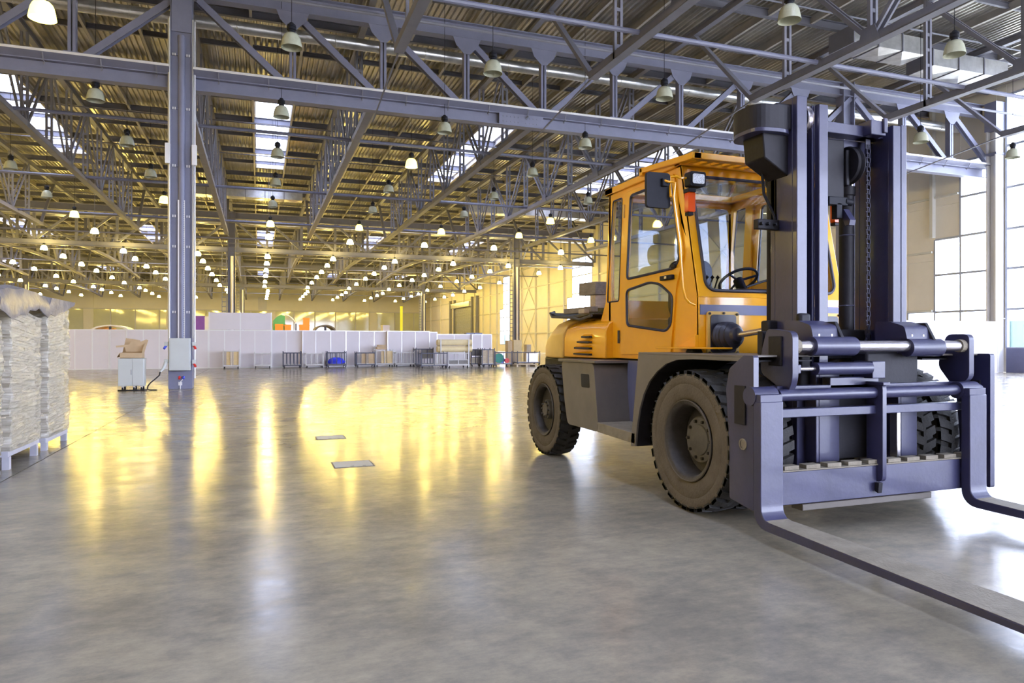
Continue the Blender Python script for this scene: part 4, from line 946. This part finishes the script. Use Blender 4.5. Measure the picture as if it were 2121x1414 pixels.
# interior
st_ = MB().box(4.25, 4.78, 6.25, 6.75, 1.55, 1.68).build('seat', 'skin', fk, .04)
MB().prismy(rrect(4.27, 4.76, 1.66, 2.30, .12), 6.62, 6.75).build('backrest', 'skin', st_, .03)
MB().prismy(rrect(4.38, 4.65, 2.3, 2.56, .10), 6.66, 6.74).build('headrest', 'skin', st_, .02)
MB().hexa([(4.1, 5.36, 1.25), (4.95, 5.36, 1.25), (4.95, 5.75, 1.25), (4.1, 5.75, 1.25), (4.2, 5.36, 1.88), (4.85, 5.36, 1.88), (4.85, 5.5, 1.9), (4.2, 5.5, 1.9)]).build('dashboard', 'skin', fk, .02)
wc = Vector((4.46, 5.78, 2.00)); nrm = Vector((0, .55, .83)).normalized(); u_ = Vector((1, 0, 0)); v_ = nrm.cross(u_)
sw = MB().tube([wc+u_*(.19*math.cos(a*PI/14))+v_*(.19*math.sin(a*PI/14)) for a in range(28)], .014, 8, closed=True)
for a in (90, 210, 330): sw.tube([wc, wc+u_*(.18*math.cos(math.radians(a)))+v_*(.18*math.sin(math.radians(a)))], .012, 6)
so = sw.build('steering_wheel', 'black', fk, smooth=True)
MB().tube([wc+nrm*.01, wc-nrm*.05, Vector((4.46, 5.6, 1.7))], [.05, .05, .04], 12).build('steering_column', 'black', so, smooth=True)
for i, x in enumerate((4.0, 4.06, 4.12)):
    MB().tube([(x, 5.72, 1.6), (x, 5.70, 1.9), (x+.01, 5.66, 2.0)], .008, 6).lathe([(.001, -.02), (.02, 0), (.001, .025)], (x+.01, 5.66, 2.01), 'z', 8).build('lever', 'black', fk, smooth=True)
wp = MB().tube([(4.20, yf(1.92)-.03, 1.90), (4.62, yf(2.02)-.03, 2.02)], .010, 6).tube([(4.42, yf(1.86)-.03, 1.84), (4.52, yf(1.99)-.035, 1.99)], .010, 6); wp.build('wiper', 'black', fk)
# mirror, its bar, headlamp, indicator
mr = MB().prismy(rrect(3.13, 3.365, 2.555, 2.86, .03), 5.28, 5.315).build('mirror', 'black', fk, .006)
MB().box(3.27, 3.33, 5.25, 5.285, 2.74, 2.81).build('mirror_clamp', 'black', mr, .006)
tb = [at(1060+x/3.073, 300+y/3.073, Y=yy) for x, y, yy in ((1000, 235, 5.23), (1040, 240, 5.22), (1030, 330, 5.23), (1070, 640, 5.25), (1088, 900, 5.28), (1105, 975, 5.29), (1130, 1005, 5.30), (1165, 1020, 5.32))]
MB().tube([(3.29, 5.26, 2.79)]+[tuple(p) for p in tb], .011, 8).build('mirror_bar', 'yellow', fk, smooth=True)
tb2 = [at(1060+x/3.073, 300+y/3.073, Y=5.32) for x, y in ((1005, 205), (1050, 200), (1068, 210))]
MB().tube([at(1060+1012/3.073, 300+330/3.073, Y=5.24)]+tb2+[Vector((3.69, 5.45, 2.88))], .011, 8).build('mirror_bar', 'yellow', fk, smooth=True)
MB().tube([(mir(3.52), 5.48, 2.72), (mir(3.50), 5.45, 2.5), (mir(3.5), 5.4, 1.78), (mir(3.54), 5.36, 1.70), (mir(3.69), 5.34, 1.66)], .014, 8).build('mirror_bar', 'yellow', fk, smooth=True)
m2 = MB().prismy(rrect(mir(3.40), mir(3.18), 2.555, 2.86, .03), 5.40, 5.43).build('mirror', 'black', fk, .006, label='far side mirror plate')
for s, (a, b) in enumerate(((3.60, 3.765), (mir(3.765), mir(3.60)))):
    hl = MB().prismy(rrect(a, b, 2.785, 2.915, .02), 5.33, 5.42).build('headlamp', 'black', fk, .006)
    MB().prismy(rrect(a+.024, b-.020, 2.806, 2.893, .015), 5.322, 5.332).build('lens', 'lens', hl)
    il = MB().prismy(rrect(a-.0, a+.075, 2.56, 2.735, .012), 5.36, 5.42).build('indicator', 'orange', fk, .008, label='orange indicator light')
    MB().box(a+.0, a+.075, 5.35, 5.44, 2.735, 2.77).build('bracket', 'black', il, .004); MB().box(a+.01, a+.065, 5.37, 5.43, 2.53, 2.56).build('foot', 'black', il, .004)
# mount ledge, boots, tilt cylinders
for s in (0, 1):
    X = (lambda x: x) if not s else mir
    MB().hexa([(X(3.42), 5.62, 1.335), (X(3.69), 5.62, 1.335), (X(3.80), 5.0, 1.335), (X(3.60), 5.0, 1.335), (X(3.42), 5.62, 1.35), (X(3.69), 5.62, 1.35), (X(3.80), 5.0, 1.35), (X(3.60), 5.0, 1.35)]).prismx([(5.62, 1.35), (5.33, 1.35), (5.33, 1.46)], X(3.65), X(3.69)).build('cab_mount', 'yellow', fk, .003)
    MB().lathe([(.07, 0), (.075, .02), (.06, .05)], (X(3.62), 5.3, 1.285), 'z', 16, cap=True).build('rubber_mount', 'black', fk)
    bp_ = MB().plate(rrect(min(X(3.76), X(4.10)), max(X(3.76), X(4.10)), 1.27, 1.67, .03), [], lambda u, v, t: (u, t, v), 5.30, 5.325).build('boot_plate', 'pyellow', fk, .003)
    MB().prismy(rrect(min(X(3.79), X(4.06)), max(X(3.79), X(4.06)), 1.30, 1.64, .03), 5.290, 5.302).build('gasket', 'skin', bp_)
    for bx_, bz in ((3.78, 1.65), (3.93, 1.655), (4.075, 1.645), (4.08, 1.30), (3.78, 1.30)):
        MB().lathe([(.012, 0), (.012, -.012), (.001, -.014)], (X(bx_), 5.30, bz), 'y', 6).build('bolt', 'rim', bp_)
    bt = MB(); rr_ = [(.125, 5.29), (.135, 5.25), (.12, 5.235), (.132, 5.215), (.115, 5.20), (.125, 5.175), (.10, 5.155), (.105, 5.13), (.07, 5.11), (.06, 5.08), (.035, 5.07)]
    pts = []
    for i, (r_, y_) in enumerate(rr_): pts.append(((X(3.93), 5.29, 1.43), r_))
    a = Vector((X(3.92), 5.30, 1.44)); b = Vector((X(3.92), 5.06, 1.46))
    bt.tube([a+(b-a)*((5.29-y_)/.23) for r_, y_ in rr_], [r_ for r_, _ in rr_], 24).build('rubber_boot', 'skin', fk, smooth=True)
    MB().tube([(X(3.92), 5.10, 1.455), (X(3.93), 4.70, 1.495)], .026, 12).build('tilt_rod', 'chrome', fk, smooth=True)
    MB().box(*sorted((X(3.86), X(3.98))), 4.62, 4.72, 1.41, 1.57).build('rod_clevis', 'mastdk', fk, .015)
# --- mast
ms = MB()
def chan(mb, xf0, xf1, xw0, xw1, y0, y1, z0, z1, tf=.05):
    mb.box(xf0, xf1, y0, y0+tf, z0, z1); mb.box(xw0, xw1, y0+tf, y1-tf, z0, z1); mb.box(xf0, xf1, y1-tf, y1, z0, z1)
mo = MB(); chan(mo, 3.945, 4.045, 3.945, 3.975, 4.40, 4.70, .35, 3.32); chan(mo, 5.025, 5.085, 5.055, 5.085, 4.40, 4.72, .35, 3.20)
mast = mo.build('outer_mast', 'mast', fk, .005)
mi = MB(); chan(mi, 4.145, 4.235, 4.12, 4.15, 4.38, 4.66, .35, 3.27); chan(mi, 4.935, 5.02, 4.94, 4.965, 4.40, 4.80, .35, 3.19)
inn = mi.build('inner_mast', 'mast', fk, .005)
MB().box(3.935, 4.04, 4.35, 4.41, 1.0, 1.62).build('mast_foot', 'mastdk', fk, .02)
MB().box(3.945, 4.02, 4.62, 4.74, 2.3, 3.30).build('mast_stiffener', 'mastdk', mast, .01)
MB().box(4.23, 4.94, 4.50, 4.62, 3.10, 3.19).box(4.23, 4.94, 4.62, 4.68, 2.9, 3.1).build('top_crossbar', 'mast', fk, .006)
MB().box(4.72, 4.88, 4.42, 4.6, 3.10, 3.22).box(4.84, 4.88, 4.40, 4.43, 3.12, 3.24).build('chain_anchor', 'mast', fk, .006)
MB().box(4.04, 4.94, 4.60, 4.70, .42, .75).build('lower_crossbar', 'mastdk', fk, .01); MB().box(4.04, 4.94, 4.62, 4.70, 1.25, 1.5).build('middle_crossbar', 'mastdk', fk, .01)
# pulleys
for x, z, yy in ((4.10, 3.17, 4.52), (5.01, 3.11, 4.55)):
    MB().lathe([(.02, -.03), (.11, -.03), (.115, -.02), (.095, -.008), (.095, .008), (.115, .02), (.11, .03), (.02, .03)], (x, yy, z), 'x', 32).build('chain_pulley', 'chrome', fk, smooth=True)
hp_ = MB().lathe([(.03, -.04), (.15, -.04), (.16, -.02), (.13, 0), (.16, .02), (.15, .04), (.03, .04)], (4.68, 4.62, 2.88), 'x', 32).build('hose_pulley', 'mastdk', fk, smooth=True)
MB().box(4.36, 4.60, 4.58, 4.64, 2.55, 3.08).box(4.60, 4.64, 4.56, 4.66, 2.7, 3.0).build('hose_bracket', 'mastdk', fk, .01)
MB().box(4.42, 4.62, 4.56, 4.62, 2.53, 2.60).box(4.50, 4.56, 4.56, 4.62, 2.42, 2.55).tube([(4.60, 4.58, 2.57), (4.67, 4.57, 2.56)], .03, 10).build('limit_switch', 'black', fk, .006)
MB().prismx([(4.60, 2.50), (4.545, 2.36), (4.50, 2.36), (4.49, 2.40), (4.56, 2.50)], 4.57, 4.63).build('switch_flag', 'mast', fk)
# lift cylinders
for x, z1 in ((4.745, 2.72), (4.30, 2.85)):
    c_ = MB().lathe([(.001, .4), (.062, .4), (.062, z1-.08), (.070, z1-.07), (.070, z1), (.04, z1+.01), (.035, z1+.1)], (x, 4.70, 0), 'z', 24).build('lift_cylinder', 'mastdk', fk, smooth=True)
    for z in (1.7, 2.3): MB().lathe([(.062, z), (.066, z+.004), (.062, z+.012)], (x, 4.70, 0), 'z', 24).build('band', 'trol', c_)
# chains built link by link
def chain(x, y, z0, z1, parent):
    me = None; n = int((z1-z0)/.038)
    for i in range(n):
        z = z0+.038*i; off = .010 if i % 2 else .018
        if i < 2:
            mb = MB()
            for s in (-1, 1): mb.prismx(rrect(y-.012, y+.012, z, z+.046, .011, 3), x+s*off-.003, x+s*off+.003)
            mb.tube([(x-.022, y, z+.01), (x+.022, y, z+.01)], .006, 6)
            o = mb.build('chain_link', 'trol', parent)
            if i == 0: A = o
            else: B = o
        else:
            src = A if i % 2 == 0 else B; o = src.copy(); COL.objects.link(o); o.location = (0, 0, .038*(i-(i % 2)))
    return A
chn = MB().box(4.795, 4.845, 4.545, 4.555, 3.02, 3.10).build('chain', 'trol', fk)
chain(4.82, 4.55, 1.15, 3.05, chn)
ch2 = MB().box(4.07, 4.12, 4.445, 4.455, 1.14, 1.2).build('chain', 'trol', fk)
# top hose guard plate with rounded end (left of the mast)
gd = roundpoly([(3.60, 4.45), (3.96, 4.42), (4.0, 4.80), (3.70, 4.86), (3.60, 4.72)], .16, 6)
MB().prismz(gd, 3.03, 3.06).build('top_guard', 'mast', fk, .004)
MB().prismz(gd, 3.06, 3.24, [roundpoly(inset(gd, .02), .001, 1)]).build('top_guard', 'mastdk', fk)
MB().hexa([(3.72, 4.5, 2.84), (3.97, 4.5, 2.70), (3.97, 4.74, 2.70), (3.72, 4.74, 2.84), (3.70, 4.5, 3.04), (3.97, 4.5, 3.04), (3.97, 4.74, 3.04), (3.70, 4.74, 3.04)]).build('guard_bracket', 'mastdk', fk, .01)
MB().box(3.80, 3.96, 4.46, 4.72, 3.06, 3.27).build('cylinder_head', 'mastdk', fk, .015)
MB().lathe([(.001, .7), (.055, .7), (.055, 2.68), (.07, 2.7), (.07, 2.95), (.001, 2.97)], (4.035, 4.77, 0), 'z', 20).build('lift_cylinder', 'mastdk', fk, smooth=True)
cl = MB().box(3.74, 4.0, 4.60, 4.66, 2.30, 2.38).build('hose_clamp', 'mastdk', fk, .006)
for x in (3.765, 3.83, 3.90): MB().lathe([(.014, 0), (.014, -.03), (.001, -.032)], (x, 4.60, 2.34), 'y', 6).build('clamp_bolt', 'black', cl)
MB().tube([(3.90, 4.72, 2.86), (3.86, 4.70, 2.78), (3.86, 4.68, 2.6), (3.93, 4.64, 2.42), (3.94, 4.64, 2.3)], .012, 8).build('hose', 'black', fk, smooth=True)
# --- fork carriage
YF = 4.10
def pl_x(mb, pts, x0, x1): return mb.prismx(pts, x0, x1)
bar_ = lambda x0, x1, y, z, r, nm, m='mast', n=28: MB().tube([(x0, y, z), (x1, y, z)], r, n).build(nm, m, fk, smooth=True)
bar_(3.50, 5.52, YF, 1.012, .043, 'fork_bar')
bar_(3.64, 5.40, YF+.02, 1.365, .042, 'upper_bar', 'chrome')
bar_(3.82, 4.22, YF+.02, 1.365, .072, 'bar_sleeve'); bar_(4.76, 5.10, YF+.02, 1.352, .070, 'bar_sleeve')
for x in (3.68, 5.34): MB().tube([(x-.03, YF+.02, 1.365), (x+.02, YF+.02, 1.365)], .052, 14).build('weld_collar', 'dusty', fk)
bar_(3.84, 4.36, YF+.0, 1.20, .047, 'side_shift_cylinder'); bar_(3.67, 3.86, YF, 1.20, .016, 'side_shift_rod', 'chrome', 16)
MB().box(3.63, 3.69, YF-.03, YF+.05, 1.165, 1.235).build('rod_eye', 'mast', fk, .008)
MB().box(4.37, 4.50, YF-.02, YF+.16, 1.12, 1.25).build('cylinder_bracket', 'mast', fk, .006)
# upright cheek plates
up = roundpoly([(4.06, 1.47), (4.33, 1.50), (4.40, 1.30), (4.40, 1.16), (4.20, 1.06), (4.12, 1.00), (4.06, 1.12)], .05)
MB().prismx(up, 3.60, 3.655).build('cheek_plate', 'mast', fk, .008)
up2 = roundpoly([(4.06, 1.46), (4.26, 1.46), (4.34, 1.20), (4.20, 1.03), (4.06, 1.10)], .05)
MB().prismx(up2, 5.36, 5.415).build('cheek_plate', 'mast', fk, .008)
MB().box(3.60, 3.655, 4.38, 4.44, 1.3, 1.48).box(3.585, 3.60, 4.16, 4.30, 1.22, 1.44).build('cheek_pad', 'mastdk', fk, .006)
# roller brackets above the bar
for x0, x1 in ((3.78, 4.20), (4.70, 4.98)):
    MB().prismx(roundpoly([(4.10, 1.36), (4.14, 1.52), (4.28, 1.56), (4.42, 1.56), (4.42, 1.30), (4.2, 1.30)], .03), x0+.06, x0+.30).build('roller_bracket', 'mast', fk, .006)
    MB().prismx([(4.08, 1.41), (4.26, 1.41), (4.26, 1.55), (4.16, 1.55)], x0+.30, x0+.33).build('bracket_rib', 'mastdk', fk, .004)
    for q in (.12, .24): MB().lathe([(.001, .02), (.012, .015), (.012, 0)], (x0+q, 4.13, 1.44), 'z', 6).build('bolt', 'chrome', fk)
MB().box(4.44, 4.98, 4.20, 4.36, 1.05, 1.32).build('carriage_core', 'mastdk', fk, .02)
MB().box(4.04, 4.52, 4.16, 4.24, .98, 1.13).build('carriage_top', 'mast', fk, .006)
MB().box(3.55, 5.40, 4.16, 4.24, 1.045, 1.075).build('carriage_flange', 'mast', fk, .005)
MB().box(3.36, 5.55, YF-.02, YF+.06, .85, .915).build('middle_beam', 'mast', fk, .006)
MB().box(3.36, 5.55, YF-.03, YF+.05, .225, .465).build('lower_beam', 'mast', fk, .006, label='deep lower carriage beam with scuffed edges')
MB().box(3.36, 5.55, YF-.04, YF+.06, .465, .475).build('beam_ledge', 'dusty', fk, .002)
x = 3.54
while x < 5.30:
    MB().box(x, x+.13, YF-.03, YF+.045, .475, .505).build('notch_tooth', 'dusty', fk, .003); x += .195
for a, b in ((4.05, 4.25), (4.885, 5.06)): MB().box(a, b, 4.28, 4.33, .47, 1.20).box(a-.03, a, 4.28, 4.40, .47, 1.2).build('carriage_upright', 'mast', fk, .005)
MB().box(4.82, 4.86, 4.26, 4.33, .47, .9).build('carriage_rib', 'chrome', fk, .004)
MB().prismx(roundpoly([(4.02, 1.09), (4.17, 1.09), (4.17, .34), (4.02, .34)], .05), 4.405, 4.445).build('centre_plate', 'mast', fk, .006)
MB().box(4.39, 4.46, 4.0, 4.20, 1.07, 1.095).build('centre_cap', 'mast', fk, .004); MB().prismx([(4.06, .34), (4.02, .34), (4.03, .26), (4.06, .27)], 4.37, 4.41).build('centre_hook', 'mastdk', fk, .004)
MB().box(3.80, 5.10, 4.18, 4.30, .14, .19).build('under_board', 'greyp', fk, .006)
MB().box(4.10, 4.9, 4.58, 4.64, .42, .95).build('mast_back_plate', 'mastdk', fk, .01)
# backrest side plates
sp = roundpoly([(4.09, 1.30), (4.20, 1.30), (4.36, 1.20), (4.40, 1.05), (4.36, .62), (4.36, .24), (4.09, .20)], .02)
for x0, x1 in ((3.285, 3.33), (5.64, 5.69)):
    o = MB().prismx(sp, x0, x1).build('side_plate', 'mast', fk, .006)
    MB().box(x0-.012, x0+.001, 4.17, 4.29, .80, 1.08).build('wear_strip', 'mastdk', o, .003)
    MB().lathe([(.03, 0), (.042, 0), (.042, -.008), (.03, -.008)], (x0, 4.20, .66), 'x', 20).lathe([(.001, -.002), (.03, -.002)], (x0, 4.20, .66), 'x', 20).build('eye_hole', 'dusty', o)
# forks
def fork(x0, x1, xt0, xt1, yt):
    yb, yfr = 4.06, 3.985
    prof_o = [(yb, .98), (yb, .22)]+[(3.94+.12*math.cos(a)*1.0, .22+.12*math.sin(a)) for a in (-.3, -.6, -.9, -1.2, -1.57)]+[(3.6, .10)]
    inner = [(yfr, .98), (yfr, .27)]+[(3.905+.08*math.cos(a), .25+.085*math.sin(a)) for a in (-.3, -.6, -.9, -1.2, -1.57)]+[(3.6, .16)]
    ys = [3.2, 2.6, 2.1, yt]
    P1 = prof_o+[(y, .10) for y in ys]; P2 = inner+[(y, .16-.03*(3.6-y)/(3.6-yt)) for y in ys]
    secs = []
    for (ya, za), (yb_, zb_) in zip(P1, P2):
        t = max(0, (3.9-ya)/(3.9-yt)); a = x0+(xt0-x0)*t; b = x1+(xt1-x1)*t
        secs.append([(a, ya, za), (b, ya, za), (b, yb_, zb_), (a, yb_, zb_)])
    o = MB().loft(secs).build('fork', 'mast', fk, .006)
    MB().tube([(x0-.005, YF, 1.012), (x1+.005, YF, 1.012)], .068, 24).build('fork_hook', 'mast', o, smooth=True)
    MB().box(x0+.002, x1-.002, 3.99, 4.06, .975, 1.03).build('fork_neck', 'mast', o, .004)
    du = []
    for (ya, za), t in zip(P2[5:], range(99)):
        tt = max(0, (3.9-ya)/(3.9-yt)); a = x0+(xt0-x0)*tt+.004; b = x1+(xt1-x1)*tt-.004
        du.append([(a, ya, za+.0015), (b, ya, za+.0015), (b, ya, za-.02), (a, ya, za-.02)])
    MB().loft(du).build('blade_top', 'dusty', o)
fork(3.26, 3.455, 3.14, 3.52, 1.75) if 0 else fork(3.26, 3.455, 3.17, 3.50, 1.6)
fork(5.27, 5.455, 5.20, 5.50, 1.6)
# --- timber and tarpaulin lying on the hood
tp = MB(); S_ = []
for i in range(15):
    t = i/14; y = 7.28+t*1.30; zz = 1.712+.012*math.sin(t*9)+(.05*max(0, t-.85)/.15 if t > .85 else 0)
    S_.append([(3.62+.02*math.sin(t*8), y, zz-.02*math.sin(t*5)**2), (4.6, y, zz+.004), (4.6, y, zz+.012), (3.62+.02*math.sin(t*8), y, zz+.010)])
tpo = tag(tp.loft(S_).build('tarpaulin', 'tarp', smooth=True), 'black sheet with curled edge spread on the forklift hood', 'sheet')
ed = MB().tube([(3.60, 7.3, 1.70), (3.59, 7.6, 1.66), (3.60, 7.8, 1.69), (3.60, 8.1, 1.705), (3.60, 8.45, 1.72), (3.63, 8.58, 1.77), (3.7, 8.6, 1.79)], .018, 8)
ed.build('curled_edge', 'tarp', tpo, smooth=True)
for (a, b, w_, h_, m, l) in (((3.72, 7.30, 1.90), (3.72, 7.98, 1.90), .16, .15, 'wood', 'thick grey timber beam raised highest behind the cab'),
                             ((3.9, 7.34, 1.775), (3.9, 8.0, 1.775), .14, .08, 'tarp', 'dark flat block lying under the raised beam'),
                             ((3.66, 7.34, 1.775), (3.66, 8.12, 1.775), .09, .065, 'wood', 'long grey batten lying on the black sheet'),
                             ((3.58, 7.38, 1.752), (3.58, 7.54, 1.752), .07, .05, 'wood2', 'short pale offcut at the near edge of the hood')):
    if 'raised' in l and 'highest' in l: a, b = (3.74, 7.32, 2.02), (3.74, 7.76, 2.03)
    tag(MB().bar(a, b, w_, h_).build('timber', m, bevel=.006), l, 'timber', 'timber pieces on the forklift hood')
tag(MB().box(3.68, 3.82, 7.36, 7.50, 1.79, 1.944).build('timber_block', 'wood2', bevel=.005), 'upright pale block propping the raised beam', 'timber', 'timber pieces on the forklift hood')
